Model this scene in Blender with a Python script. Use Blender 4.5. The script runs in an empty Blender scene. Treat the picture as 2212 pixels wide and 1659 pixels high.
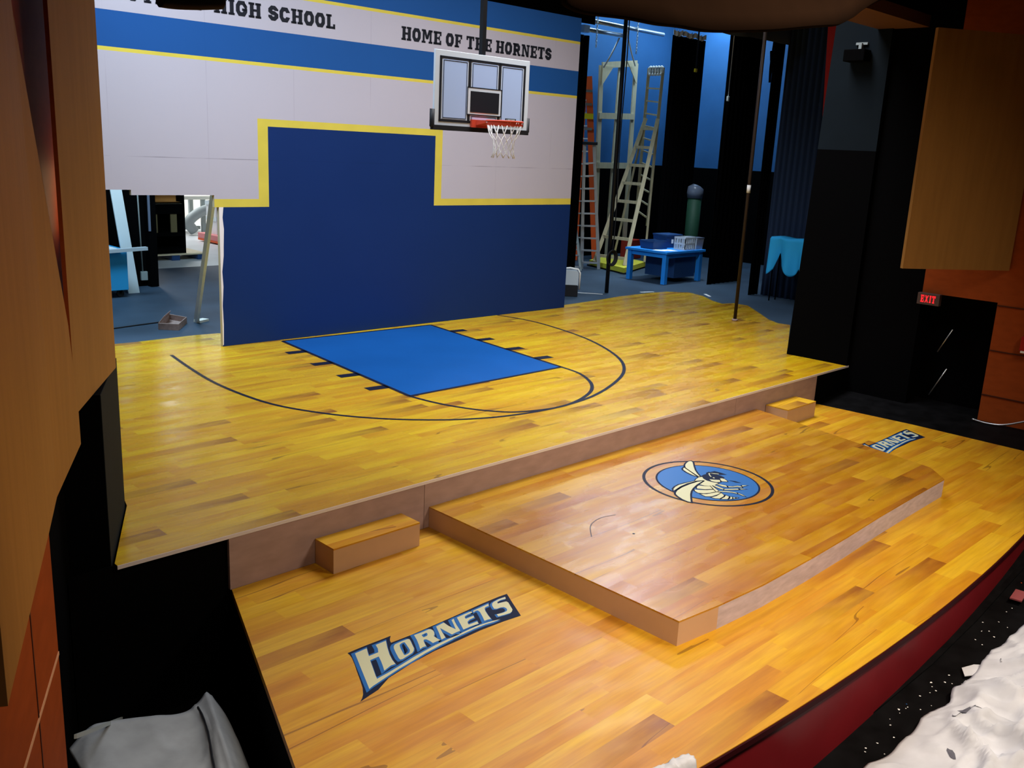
import bpy, bmesh, math, random
from mathutils import Vector, Matrix, noise
random.seed(7)
SC = bpy.context.scene
COL = SC.collection

# ------------------------------------------------------------------ camera
cam_data = bpy.data.cameras.new('camera')
cam_data.sensor_fit = 'HORIZONTAL'; cam_data.sensor_width = 36.0
cam_data.lens = 36.0 * 2017.6 / 2212.0
cam_data.clip_start = 0.05; cam_data.clip_end = 120
cam = bpy.data.objects.new('camera', cam_data); COL.objects.link(cam)
_r = Vector((0.7103, -0.7024, 0.0467)); _u = Vector((0.1403, 0.2063, 0.9684)); _f = Vector((0.6898, 0.6813, -0.2451))
cam.matrix_world = Matrix(((_r.x, _u.x, -_f.x, 0.0), (_r.y, _u.y, -_f.y, -5.696124), (_r.z, _u.z, -_f.z, 2.7520000000000002), (0, 0, 0, 1)))
SC.camera = cam

# ------------------------------------------------------------------ world, lamps, exposure
SC.view_settings.view_transform = 'Standard'; SC.view_settings.look = 'None'
SC.view_settings.gamma = 1.0; SC.view_settings.exposure = 0.0
SC.view_settings.use_curve_mapping = False
world = bpy.data.worlds.new('world'); SC.world = world; world.use_nodes = True
world.node_tree.nodes['Background'].inputs[0].default_value = (0.25, 0.3, 0.4, 1)
world.node_tree.nodes['Background'].inputs[1].default_value = 0.004

def area(name, loc, target, size, power, color, spread=180):
    l = bpy.data.lights.new(name, 'AREA'); l.shape = 'RECTANGLE'; l.size, l.size_y = size
    l.energy = power; l.color = color; l.spread = math.radians(spread)
    o = bpy.data.objects.new(name, l); COL.objects.link(o); o.location = loc
    o.rotation_euler = (Vector(target) - Vector(loc)).to_track_quat('-Z', 'Y').to_euler()
    return o
def spot(name, loc, target, power, color, angle, blend=0.6, radius=0.15):
    l = bpy.data.lights.new(name, 'SPOT'); l.energy = power; l.color = color
    l.spot_size = math.radians(angle); l.spot_blend = blend; l.shadow_soft_size = radius
    o = bpy.data.objects.new(name, l); COL.objects.link(o); o.location = loc
    o.rotation_euler = (Vector(target) - Vector(loc)).to_track_quat('-Z', 'Y').to_euler()
    return o
area('stage work lights', (9.2, 1.6, 7.4), (9.2, 2.2, 0), (5.0, 2.0), 410, (0.97, 0.97, 1.0), 122)
area('stage left work light', (3.6, 2.6, 6.6), (6.2, 5.6, 2.6), (1.5, 1.0), 185, (0.70, 0.85, 1.0), 120)
area('house lights left', (2.6, -6.0, 5.8), (5.0, -2.6, -0.4), (1.6, 1.0), 105, (1.0, 0.85, 0.68), 80)
area('house lights right', (8.2, -6.6, 6.2), (7.4, -2.6, -0.4), (2.0, 1.0), 115, (1.0, 0.84, 0.66), 95)
area('far right work light', (17.3, 7.9, 6.35), (6.0, -1.2, -0.3), (2.0, 1.0), 8.5, (0.84, 0.84, 1.0), 90)
area('right work light', (14.6, 4.7, 7.2), (8.5, -1.0, -0.3), (2.0, 1.0), 50, (0.84, 0.84, 1.0), 120)
area('right wing lights', (19.4, 9.6, 8.0), (19.6, 10.6, 2), (4.0, 0.8), 230, (0.55, 0.80, 1.0))
area('side wall lights', (22.3, 9.2, 6.6), (22.45, 9.2, 2), (0.3, 3.2), 140, (0.55, 0.80, 1.0))
area('wing table light', (16.6, 6.0, 7.0), (17.5, 7.0, 0.7), (1.0, 1.0), 55, (0.75, 0.88, 1.0), 60)
area('upstage left lights', (5.6, 7.6, 6.0), (6.8, 9.8, 0), (2.5, 1.5), 430, (0.55, 0.80, 1.0))
area('workshop lights', (10.5, 22.0, 4.7), (10.5, 21.0, 0), (3.0, 5.0), 700, (0.95, 0.98, 1.0))
spot('left panel fill', (3.1, -4.4, 1.7), (1.1, -2.1, 1.7), 70, (1.0, 0.62, 0.30), 62, 0.9)  # unseen warm fill added to brighten the lower left acoustic panel
area('panel cove lamp', (2.33, 0.52, 2.3), (2.0, -0.10, 2.75), (0.06, 0.5), 1.1, (1.0, 0.62, 0.3))


# ------------------------------------------------------------------ materials
def nmat(name):
    m = bpy.data.materials.new(name); m.use_nodes = True
    nt = m.node_tree; b = nt.nodes['Principled BSDF']
    return m, nt, b
def mat(name, col, rough=0.6, metal=0.0, var=0.0, scale=6.0, stretch=(1, 1, 1), bump=0.0, spec=0.22, sheen=0.0, emit=None, estr=0.0, coat=0.0):
    m, nt, b = nmat(name)
    b.inputs['Base Color'].default_value = (*col, 1); b.inputs['Roughness'].default_value = rough
    b.inputs['Metallic'].default_value = metal; b.inputs['Specular IOR Level'].default_value = spec
    if coat: b.inputs['Coat Weight'].default_value = coat; b.inputs['Coat Roughness'].default_value = 0.15
    if sheen: b.inputs['Sheen Weight'].default_value = sheen
    if emit: b.inputs['Emission Color'].default_value = (*emit, 1); b.inputs['Emission Strength'].default_value = estr
    if var or bump:
        tc = nt.nodes.new('ShaderNodeTexCoord'); mp = nt.nodes.new('ShaderNodeMapping')
        mp.inputs['Scale'].default_value = stretch
        nz = nt.nodes.new('ShaderNodeTexNoise'); nz.inputs['Scale'].default_value = scale; nz.inputs['Detail'].default_value = 5
        nt.links.new(tc.outputs['Object'], mp.inputs[0]); nt.links.new(mp.outputs[0], nz.inputs['Vector'])
        if var:
            mr = nt.nodes.new('ShaderNodeMapRange'); mr.inputs[1].default_value = 0.3; mr.inputs[2].default_value = 0.7
            mr.inputs[3].default_value = 1 - var; mr.inputs[4].default_value = 1 + var
            mx = nt.nodes.new('ShaderNodeVectorMath'); mx.operation = 'SCALE'; mx.inputs[0].default_value = col
            nt.links.new(nz.outputs[0], mr.inputs[0]); nt.links.new(mr.outputs[0], mx.inputs['Scale'])
            nt.links.new(mx.outputs[0], b.inputs['Base Color'])
        if bump:
            bp = nt.nodes.new('ShaderNodeBump'); bp.inputs['Strength'].default_value = bump; bp.inputs['Distance'].default_value = 0.02
            nt.links.new(nz.outputs[0], bp.inputs['Height']); nt.links.new(bp.outputs[0], b.inputs['Normal'])
    return m

class NT:
    """small helper for chaining math nodes"""
    def __init__(s, nt): s.nt = nt
    def m(s, op, a, b=None, c=None):
        n = s.nt.nodes.new('ShaderNodeMath'); n.operation = op
        for i, x in enumerate((a, b, c)):
            if x is None: continue
            if isinstance(x, (int, float)): n.inputs[i].default_value = x
            else: s.nt.links.new(x, n.inputs[i])
        return n.outputs[0]
    def comb(s, x, y, z=0.0):
        n = s.nt.nodes.new('ShaderNodeCombineXYZ')
        for i, q in enumerate((x, y, z)):
            if isinstance(q, (int, float)): n.inputs[i].default_value = q
            else: s.nt.links.new(q, n.inputs[i])
        return n.outputs[0]
    def wn(s, v):
        n = s.nt.nodes.new('ShaderNodeTexWhiteNoise'); n.noise_dimensions = '3D'; s.nt.links.new(v, n.inputs['Vector']); return n.outputs['Value']
    def noise(s, v, scale, detail=4, rough=0.55):
        n = s.nt.nodes.new('ShaderNodeTexNoise'); n.inputs['Scale'].default_value = scale; n.inputs['Detail'].default_value = detail
        n.inputs['Roughness'].default_value = rough; s.nt.links.new(v, n.inputs['Vector']); return n.outputs[0]
    def ramp(s, v, stops):
        n = s.nt.nodes.new('ShaderNodeValToRGB'); e = n.color_ramp.elements
        while len(e) < len(stops): e.new(0.5)
        for k, (p, c) in enumerate(stops): e[k].position = p; e[k].color = (*c, 1) if len(c) == 3 else c
        s.nt.links.new(v, n.inputs[0]); return n.outputs[0]
    def mix(s, fac, a, b, mode='MIX'):
        n = s.nt.nodes.new('ShaderNodeMix'); n.data_type = 'RGBA'; n.blend_type = mode
        for i, x in ((0, fac), (6, a), (7, b)):
            if isinstance(x, (int, float)): n.inputs[i].default_value = x
            elif isinstance(x, tuple): n.inputs[i].default_value = (*x, 1)
            else: s.nt.links.new(x, n.inputs[i])
        return n.outputs[2]
    def mr(s, v, a, b, c, d):
        n = s.nt.nodes.new('ShaderNodeMapRange'); 
        for i, x in enumerate((a, b, c, d)): n.inputs[i + 1].default_value = x
        s.nt.links.new(v, n.inputs[0]); return n.outputs[0]

def planks(name, light, mid, dark, w=0.14, L=1.35, seed=0.0, rough=0.3, darkfrac=0.12, spec=0.42):
    """boards faux-painted along world X: each board its own tone, some darker boards fading along their length"""
    m, nt, b = nmat(name); N = NT(nt)
    ge = nt.nodes.new('ShaderNodeNewGeometry'); sp = nt.nodes.new('ShaderNodeSeparateXYZ')
    nt.links.new(ge.outputs['Position'], sp.inputs[0])
    x, y = sp.outputs[0], sp.outputs[1]
    yy = N.m('ADD', N.m('DIVIDE', y, w), 100.0 + seed); row = N.m('FLOOR', yy); fy = N.m('FRACT', yy)
    off = N.m('MULTIPLY', N.wn(N.comb(row, seed, 3.3)), 9.7)
    xx = N.m('ADD', N.m('DIVIDE', x, L), off); col = N.m('FLOOR', xx); fx = N.m('FRACT', xx)
    r1 = N.wn(N.comb(row, col, seed + 1.7)); r2 = N.wn(N.comb(row, col, seed + 9.1)); r3 = N.wn(N.comb(row, col, seed + 5.5))
    pos = ge.outputs['Position']
    def stretch(sx, sy):
        v = nt.nodes.new('ShaderNodeVectorMath'); v.operation = 'MULTIPLY'; v.inputs[1].default_value = (sx, sy, 1)
        nt.links.new(pos, v.inputs[0])
        a = nt.nodes.new('ShaderNodeVectorMath'); a.operation = 'ADD'
        nt.links.new(v.outputs[0], a.inputs[0]); nt.links.new(N.comb(N.m('MULTIPLY', r3, 30.0), N.m('MULTIPLY', r1, 20.0)), a.inputs[1]); return a.outputs[0]
    tone = N.m('ADD', N.m('MULTIPLY', r1, 0.27), N.m('MULTIPLY', N.noise(stretch(0.55, 4.2), 1.3, 4), 1.0))
    base = N.ramp(tone, [(0.42, light), (0.80, mid), (1.0, tuple(0.6 * a + 0.4 * c for a, c in zip(mid, dark)))])
    # fine streaks along the board
    st = N.noise(stretch(1.0, 16.0), 2.2, 5, 0.6)
    base = N.mix(N.mr(st, 0.40, 0.80, 0.0, 0.30), base, dark)
    # darker boards whose tone fades away along the board
    isd = N.m('GREATER_THAN', r2, 1.0 - darkfrac)
    fade = N.m('MULTIPLY', N.m('POWER', fx, 1.6), N.mr(N.noise(stretch(1.2, 7), 2.0), 0.3, 0.6, 0.45, 1.0))
    base = N.mix(N.m('MULTIPLY', N.m('MULTIPLY', isd, fade), 0.85), base, dark)
    # crisp wandering grain lines
    wv = N.noise(stretch(0.22, 3.4), 1.0, 2, 0.4)
    ln = N.m('LESS_THAN', N.m('ABSOLUTE', N.m('SUBTRACT', wv, 0.53)), 0.0035)
    gate = N.m('GREATER_THAN', r3, 0.74)
    base = N.mix(N.m('MULTIPLY', N.m('MULTIPLY', ln, gate), 0.55), base, tuple(c * 0.5 for c in dark))
    # board seams
    seam = N.m('LESS_THAN', N.m('MINIMUM', fy, N.m('SUBTRACT', 1.0, fy)), 0.014)
    base = N.mix(N.m('MULTIPLY', seam, 0.12), base, dark)
    nt.links.new(base, b.inputs['Base Color'])
    nt.links.new(N.mr(N.noise(stretch(1.5, 3), 2.0, 1), 0.3, 0.7, rough - 0.05, rough + 0.1), b.inputs['Roughness'])
    b.inputs['Specular IOR Level'].default_value = spec
    return m

def seamed(name, col, rough, v_step, z_seam, depth=0.72, var=0.05):
    """painted sheet panels with faint sheet joints"""
    m, nt, b = nmat(name); N = NT(nt)
    ge = nt.nodes.new('ShaderNodeNewGeometry'); sp = nt.nodes.new('ShaderNodeSeparateXYZ'); nt.links.new(ge.outputs['Position'], sp.inputs[0])
    fx = N.m('FRACT', N.m('ADD', N.m('DIVIDE', sp.outputs[0], v_step), 0.236))
    sv = N.m('LESS_THAN', fx, 0.0035)
    sh = N.m('LESS_THAN', N.m('ABSOLUTE', N.m('SUBTRACT', sp.outputs[2], z_seam)), 0.0035)
    brk = N.mr(N.noise(ge.outputs['Position'], 1.3, 3), 0.42, 0.6, 0.0, 1.0)
    s = N.m('MULTIPLY', N.m('MAXIMUM', N.m('MULTIPLY', sv, 0.5), sh), brk)
    nz = N.noise(ge.outputs['Position'], 1.1, 6, 0.6)
    base = N.mix(N.mr(nz, 0.35, 0.7, 0, var * 2), col, tuple(c * 0.8 for c in col))
    base = N.mix(N.m('MULTIPLY', s, depth), base, tuple(c * 0.3 for c in col))
    nt.links.new(base, b.inputs['Base Color']); b.inputs['Roughness'].default_value = rough
    b.inputs['Specular IOR Level'].default_value = 0.1
    return m

M = dict(
    stage=planks('stage planks', (0.60, 0.41, 0.008), (0.49, 0.25, 0.005), (0.17, 0.055, 0.009), 0.135, 1.1, 0.0, 0.25, 0.17, 0.34),
    apron=planks('apron planks', (0.70, 0.41, 0.016), (0.55, 0.23, 0.008), (0.20, 0.05, 0.008), 0.155, 1.3, 4.0, 0.38, 0.12, 0.45),
    platform=planks('platform planks', (0.56, 0.31, 0.012), (0.40, 0.15, 0.007), (0.17, 0.05, 0.009), 0.15, 1.2, 8.0, 0.27, 0.10, 0.75),
    white=seamed('cream wall paint', (0.42, 0.385, 0.43), 0.6, 1.22, 2.44),
    blue=seamed('navy wall paint', (0.007, 0.025, 0.110), 0.55, 1.22, 2.44, 0.25, 0.12),
    litblue=seamed('lit blue wall paint', (0.014, 0.075, 0.25), 0.5, 1.22, 2.44, 0.25, 0.1),  # lighter copy of the wall blue, light from above put into the colour
    yellow=mat('yellow band paint', (0.58, 0.46, 0.06), 0.6, var=0.06, scale=3),
    ink=mat('black lettering paint', (0.008, 0.009, 0.014), 0.6),
    lane=mat('lane blue paint', (0.007, 0.085, 0.32), 0.30, var=0.06, scale=1.5),
    line=mat('navy line paint', (0.010, 0.012, 0.026), 0.4, spec=0.1),
    navy=mat('logo navy paint', (0.008, 0.013, 0.04), 0.5, spec=0.08),
    cream=mat('logo cream paint', (0.58, 0.58, 0.38), 0.4),
    logoblue=mat('logo blue paint', (0.015, 0.13, 0.42), 0.4),
    disc=mat('emblem blue paint', (0.03, 0.14, 0.42), 0.35),
    ply=mat('pinkish primed plywood', (0.38, 0.26, 0.235), 0.55, var=0.12, scale=4, stretch=(1, 1, 3)),
    plytan=mat('tan painted plywood', (0.54, 0.34, 0.20), 0.5, var=0.05, scale=3),
    plyraw=mat('raw grey plywood', (0.50, 0.42, 0.45), 0.5, var=0.15, scale=7, stretch=(1, 1, 4)),
    rawedge=mat('bare white edge', (0.75, 0.68, 0.66), 0.6),
    black=mat('flat black paint', (0.0013, 0.0013, 0.0016), 0.9, spec=0.03),
    blackfloor=mat('black floor paint', (0.0035, 0.0035, 0.004), 0.6, var=0.5, scale=5, spec=0.05),
    greyblack=mat('lit black paint', (0.012, 0.014, 0.014), 0.8, var=0.1, scale=3, spec=0.1),  # lit strip of the black return, its light painted in as a paler black
    deckfloor=mat('dark grey stage floor', (0.036, 0.062, 0.098), 0.6, var=0.25, scale=0.9),
    shopfloor=mat('pale concrete', (0.55, 0.58, 0.60), 0.4, var=0.08, scale=1.2),
    maroon=mat('maroon fascia paint', (0.16, 0.008, 0.012), 0.36, var=0.1, scale=2, spec=0.12),
    nosing=mat('dark maroon nosing', (0.03, 0.003, 0.005), 0.5, spec=0.06),
    velour=mat('black velour', (0.0012, 0.0012, 0.0016), 0.95, spec=0.02),
    bluevelour=mat('dark navy drape', (0.02, 0.035, 0.075), 0.8, spec=0.15),
    redcloth=mat('red drape edge', (0.55, 0.03, 0.03), 0.8),
    wallblue=mat('blue painted block wall', (0.03, 0.12, 0.30), 0.6, var=0.08, scale=1.5),
    slate=mat('slate blue wall paint', (0.004, 0.008, 0.012), 0.8, var=0.1, scale=2, spec=0.1),
    tanpanel=mat('tan acoustic veneer', (0.33, 0.165, 0.045), 0.6, spec=0.03, var=0.07, scale=2.5, stretch=(6, 6, 0.5)),
    redwood=mat('red cherry veneer', (0.27, 0.055, 0.012), 0.6, spec=0.03, var=0.09, scale=3, stretch=(2, 2, 5)),
    groove=mat('dark groove', (0.05, 0.012, 0.005), 0.6),
    litgroove=mat('lit joint strip', (0.62, 0.33, 0.18), 0.5),  # wall joint catching light, the brightness is put into its colour
    browncloth=mat('dark brown cloth', (0.010, 0.0045, 0.0022), 0.95, var=0.2, scale=3, spec=0.02),
    canvas=mat('white paint-stained canvas', (0.60, 0.61, 0.66), 0.9, var=0.10, scale=5),
    greycanvas=mat('grey canvas', (0.33, 0.36, 0.39), 0.9, var=0.12, scale=6),
    stain=mat('dark paint stain', (0.12, 0.12, 0.15), 0.8),
    steel=mat('galvanised steel', (0.55, 0.58, 0.60), 0.35, 0.9),
    alu=mat('aluminium', (0.60, 0.62, 0.65), 0.38, 0.85),
    orange=mat('orange fibreglass', (0.75, 0.10, 0.02), 0.5),
    label=mat('yellow label', (0.85, 0.68, 0.02), 0.5),
    lumber=mat('pale lumber', (0.66, 0.57, 0.38), 0.6, var=0.08, scale=4, stretch=(4, 4, .6)),
    oldwood=mat('aged ladder wood', (0.48, 0.40, 0.25), 0.6, var=0.12, scale=5, stretch=(4, 4, .6)),
    yellowwood=mat('yellow-green painted wood', (0.58, 0.55, 0.05), 0.55, var=0.08, scale=4),
    rope=mat('white rope', (0.75, 0.75, 0.72), 0.8),
    blackpipe=mat('black iron pipe', (0.012, 0.012, 0.014), 0.45, 0.3),
    brownpipe=mat('brown-black pipe', (0.035, 0.022, 0.015), 0.5, 0.2),
    bluetable=mat('bright blue table paint', (0.02, 0.26, 0.80), 0.45, var=0.06, scale=4),
    bluebin=mat('navy plastic bin', (0.02, 0.06, 0.17), 0.4),
    greyplastic=mat('light grey plastic', (0.45, 0.50, 0.55), 0.45),
    paper=mat('white paper', (0.85, 0.85, 0.85), 0.7),
    green=mat('dark green tube', (0.012, 0.05, 0.028), 0.6),
    wrap=mat('grey plastic wrap', (0.10, 0.12, 0.17), 0.3),
    cyan=mat('bright cyan-blue cloth', (0.03, 0.46, 0.95), 0.7),
    cyanboard=mat('cyan-blue painted panel', (0.03, 0.33, 0.66), 0.5),
    whiteboard=mat('pale painted board', (0.72, 0.80, 0.84), 0.5),
    bracewood=mat('grey-white lumber', (0.85, 0.84, 0.78), 0.6, var=0.06, scale=4),
    shelfwood=mat('varnished shelf wood', (0.55, 0.26, 0.07), 0.45),
    pinkpaint=mat('pink-red painted steel', (0.68, 0.22, 0.22), 0.5),
    greymetal=mat('grey machine paint', (0.32, 0.36, 0.36), 0.5),
    creamwall=mat('cream workshop wall', (0.80, 0.76, 0.68), 0.7),
    tray=mat('paint-stained cardboard', (0.40, 0.28, 0.25), 0.8, var=0.2, scale=20),
    acrylic=mat('frosted acrylic', (0.40, 0.52, 0.78), 0.35),
    bframe=mat('white backboard frame', (0.60, 0.66, 0.72), 0.35),
    pad=mat('black rubber pad', (0.012, 0.012, 0.014), 0.55),
    rim=mat('red-orange steel', (0.55, 0.06, 0.03), 0.4),
    net=mat('white nylon cord', (0.80, 0.80, 0.80), 0.7),
    signbox=mat('brown metal sign case', (0.08, 0.05, 0.045), 0.5),
    exitred=mat('lit red lettering', (0.4, 0.01, 0.01), 0.5, emit=(1.0, 0.03, 0.04), estr=0.85),
    signred=mat('red alarm case', (0.35, 0.01, 0.01), 0.4),
    whitetape=mat('white cloth tape', (0.75, 0.75, 0.73), 0.7),
)

# ------------------------------------------------------------------ mesh helpers (all coordinates in world metres)
BASE = {}
class MB:
    def __init__(s): s.v = []; s.f = []; s.mi = []; s.smooth = []; s.mats = []; s.cur = 0
    def use(s, m):
        if m not in s.mats: s.mats.append(m)
        s.cur = s.mats.index(m); return s
    def face(s, idx, smooth=False): s.f.append(idx); s.mi.append(s.cur); s.smooth.append(smooth)
    def vs(s, pts):
        n = len(s.v); s.v += [tuple(p) for p in pts]; return list(range(n, n + len(pts)))
    def poly(s, pts): s.face(s.vs(pts)); return s
    def hexa(s, p):   # eight points: bottom ring of four then top ring of four
        a = s.vs(p)
        for q in ((3, 2, 1, 0), (4, 5, 6, 7), (0, 1, 5, 4), (1, 2, 6, 5), (2, 3, 7, 6), (3, 0, 4, 7)): s.face([a[i] for i in q])
        return s
    def box(s, x0, x1, y0, y1, z0, z1):
        return s.hexa([(x0, y0, z0), (x1, y0, z0), (x1, y1, z0), (x0, y1, z0), (x0, y0, z1), (x1, y0, z1), (x1, y1, z1), (x0, y1, z1)])
    def rbox(s, c, size, rz=0.0, bev=0.0):   # box resting at c (bottom centre), turned about z; optional chamfered vertical edges
        w, d, h = size; cs, sn = math.cos(rz), math.sin(rz)
        if bev: ring = [(w/2-bev, -d/2), (w/2, -d/2+bev), (w/2, d/2-bev), (w/2-bev, d/2), (-w/2+bev, d/2), (-w/2, d/2-bev), (-w/2, -d/2+bev), (-w/2+bev, -d/2)]
        else: ring = [(w/2, -d/2), (w/2, d/2), (-w/2, d/2), (-w/2, -d/2)]
        return s.prism([(c[0] + x*cs - y*sn, c[1] + x*sn + y*cs) for x, y in ring], c[2], c[2] + h)
    def prism(s, pts, z0, z1):
        n = len(pts); a = s.vs([(p[0], p[1], z0) for p in pts]); b = s.vs([(p[0], p[1], z1) for p in pts])
        area2 = sum(pts[i][0]*pts[(i+1) % n][1] - pts[(i+1) % n][0]*pts[i][1] for i in range(n))
        if area2 < 0: a = a[::-1]; b = b[::-1]
        s.face(a[::-1]); s.face(b)
        for i in range(n): j = (i + 1) % n; s.face([a[i], a[j], b[j], b[i]])
        return s
    def bar(s, p, q, w, d, up=(0, 0, 1)):    # rectangular bar from p to q; w along side, d along 'up'
        p, q = Vector(p), Vector(q); t = (q - p).normalized(); side = t.cross(Vector(up))
        if side.length < 1e-4: side = t.cross(Vector((0, 1, 0)))
        side.normalize(); up2 = side.cross(t).normalized(); a = side * w / 2; b = up2 * d / 2
        return s.hexa([p-a-b, p+a-b, p+a+b, p-a+b, q-a-b, q+a-b, q+a+b, q-a+b])
    def tube(s, pts, r, n=8, closed=False, cap=True):
        pts = [Vector(p) for p in pts]; m = len(pts); rings = []; prev = None
        for i, p in enumerate(pts):
            if closed: t = pts[(i+1) % m] - pts[i-1]
            else: t = pts[min(i+1, m-1)] - pts[max(i-1, 0)]
            t.normalize()
            if prev is None:
                ref = Vector((0, 0, 1)) if abs(t.z) < 0.9 else Vector((1, 0, 0)); a = t.cross(ref).normalized()
            else: a = (prev - t * prev.dot(t)).normalized()
            prev = a; b = t.cross(a); rr = r[i] if isinstance(r, (list, tuple)) else r
            rings.append(s.vs([p + (a * math.cos(k*2*math.pi/n) + b * math.sin(k*2*math.pi/n)) * rr for k in range(n)]))
        for i in range(m if closed else m - 1):
            A, B = rings[i], rings[(i+1) % m]
            for k in range(n): s.face([A[k], A[(k+1) % n], B[(k+1) % n], B[k]], True)
        if cap and not closed: s.face(rings[0][::-1]); s.face(rings[-1])
        return s
    def grid(s, fn, nu, nv, smooth=True):
        a = s.vs([fn(i / nu, j / nv) for j in range(nv + 1) for i in range(nu + 1)])
        for j in range(nv):
            for i in range(nu): k = j*(nu+1) + i; s.face([a[k], a[k+1], a[k+nu+2], a[k+nu+1]], smooth)
        return s
    def ribbon(s, pts, w, z):
        P = [Vector((p[0], p[1])) for p in pts]; L = []; Rr = []
        for i in range(len(P)):
            t = (P[min(i+1, len(P)-1)] - P[max(i-1, 0)]).normalized(); n = Vector((-t.y, t.x)) * w / 2
            L.append(P[i] + n); Rr.append(P[i] - n)
        for i in range(len(P)-1):
            s.poly([(*Rr[i], z), (*Rr[i+1], z), (*L[i+1], z), (*L[i], z)])
        return s
    def build(s, name, material=None, parent=None, base=None, bevel=0.0):
        me = bpy.data.meshes.new(name)
        if parent is not None: b = BASE[parent.name]
        elif base is not None: b = Vector(base)
        else:
            xs, ys, zs = zip(*s.v); b = Vector(((min(xs)+max(xs))/2, (min(ys)+max(ys))/2, min(zs)))
        me.from_pydata([tuple(Vector(p) - b) for p in s.v], [], s.f)
        if not s.mats: s.mats = [material]
        for m in s.mats: me.materials.append(M[m] if isinstance(m, str) else m)
        for p, i, sm in zip(me.polygons, s.mi, s.smooth): p.material_index = i; p.use_smooth = sm
        o = bpy.data.objects.new(name, me); COL.objects.link(o)
        if parent is not None: o.parent = parent
        else: o.location = b
        BASE[o.name] = b
        if bevel:
            md = o.modifiers.new('bevel', 'BEVEL'); md.width = bevel; md.segments = 2; md.limit_method = 'ANGLE'
        me.update(); return o
def thing(name, loc, label, cat, group=None):
    o = bpy.data.objects.new(name, None); COL.objects.link(o); o.location = loc; o.empty_display_size = 0.1
    BASE[o.name] = Vector(loc); return tag(o, label, cat, group)
def tag(o, label=None, cat=None, group=None, kind=None):
    if label: o['label'] = label
    if cat: o['category'] = cat
    if group: o['group'] = group
    if kind: o['kind'] = kind
    return o
def struct(o): o['kind'] = 'structure'; return o
def copy_tree(o, delta, parent=None):
    c = o.copy(); COL.objects.link(c); BASE[c.name] = BASE[o.name] + Vector(delta)
    if parent is None: c.location = o.location + Vector(delta)
    else: c.parent = parent
    for ch in list(o.children): copy_tree(ch, delta, c)
    return c
def smooth_path(pts, k=8, closed=False):
    P = [Vector(p) for p in pts]; n = len(P); out = []
    for i in range(n if closed else n-1):
        if closed: a, b, c, d = P[i-1], P[i], P[(i+1) % n], P[(i+2) % n]
        else: a, b, c, d = P[max(i-1, 0)], P[i], P[i+1], P[min(i+2, n-1)]
        for j in range(k):
            t = j / k
            out.append(0.5*((2*b) + (c-a)*t + (2*a-5*b+4*c-d)*t*t + (3*b-a-3*c+d)*t**3))
    if not closed: out.append(P[-1])
    return out
def offset_poly(pts, d):
    P = [Vector(p) for p in pts]; n = len(P)
    ar = sum(P[i].x*P[(i+1) % n].y - P[(i+1) % n].x*P[i].y for i in range(n))
    if ar < 0: P = P[::-1]
    out = []
    for i in range(n):
        a = (P[i] - P[i-1]); b = (P[(i+1) % n] - P[i])
        if a.length < 1e-6 or b.length < 1e-6: out.append(P[i]); continue
        a.normalize(); b.normalize(); na = Vector((a.y, -a.x)); nb = Vector((b.y, -b.x)); m = na + nb
        if m.length < 0.3: m = na
        m.normalize(); c = max(m.dot(na), 0.45); out.append(P[i] + m * (d / c))
    return out

# ------------------------------------------------------------------ block lettering (slab-serif athletic capitals)
SW = 0.265
def thick(pts, w=SW, closed=False):
    P = [Vector(p) for p in pts]; n = len(P); L = []; R_ = []
    for i in range(n):
        if closed: a = P[i]-P[i-1]; b = P[(i+1) % n]-P[i]
        else: a = P[i]-P[max(i-1, 0)] if i else P[1]-P[0]; b = P[min(i+1, n-1)]-P[i] if i < n-1 else P[n-1]-P[n-2]
        a = a.normalized(); b = b.normalized(); na = Vector((-a.y, a.x)); nb = Vector((-b.y, b.x)); m = (na+nb).normalized(); c = max(m.dot(na), 0.4)
        L.append(P[i]+m*w/2/c); R_.append(P[i]-m*w/2/c)
    return [[tuple(R_[i]), tuple(R_[(i+1) % n]), tuple(L[(i+1) % n]), tuple(L[i])] for i in range(n if closed else n-1)]
def rc(x0, y0, x1, y1): return [(x0, y0), (x1, y0), (x1, y1), (x0, y1)]
def octa(x0, x1, c=0.2): h = SW/2; return [(x0+h+c*.6, h), (x1-h-c*.6, h), (x1-h, h+c), (x1-h, 1-h-c), (x1-h-c*.6, 1-h), (x0+h+c*.6, 1-h), (x0+h, 1-h-c), (x0+h, h+c)]
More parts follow.
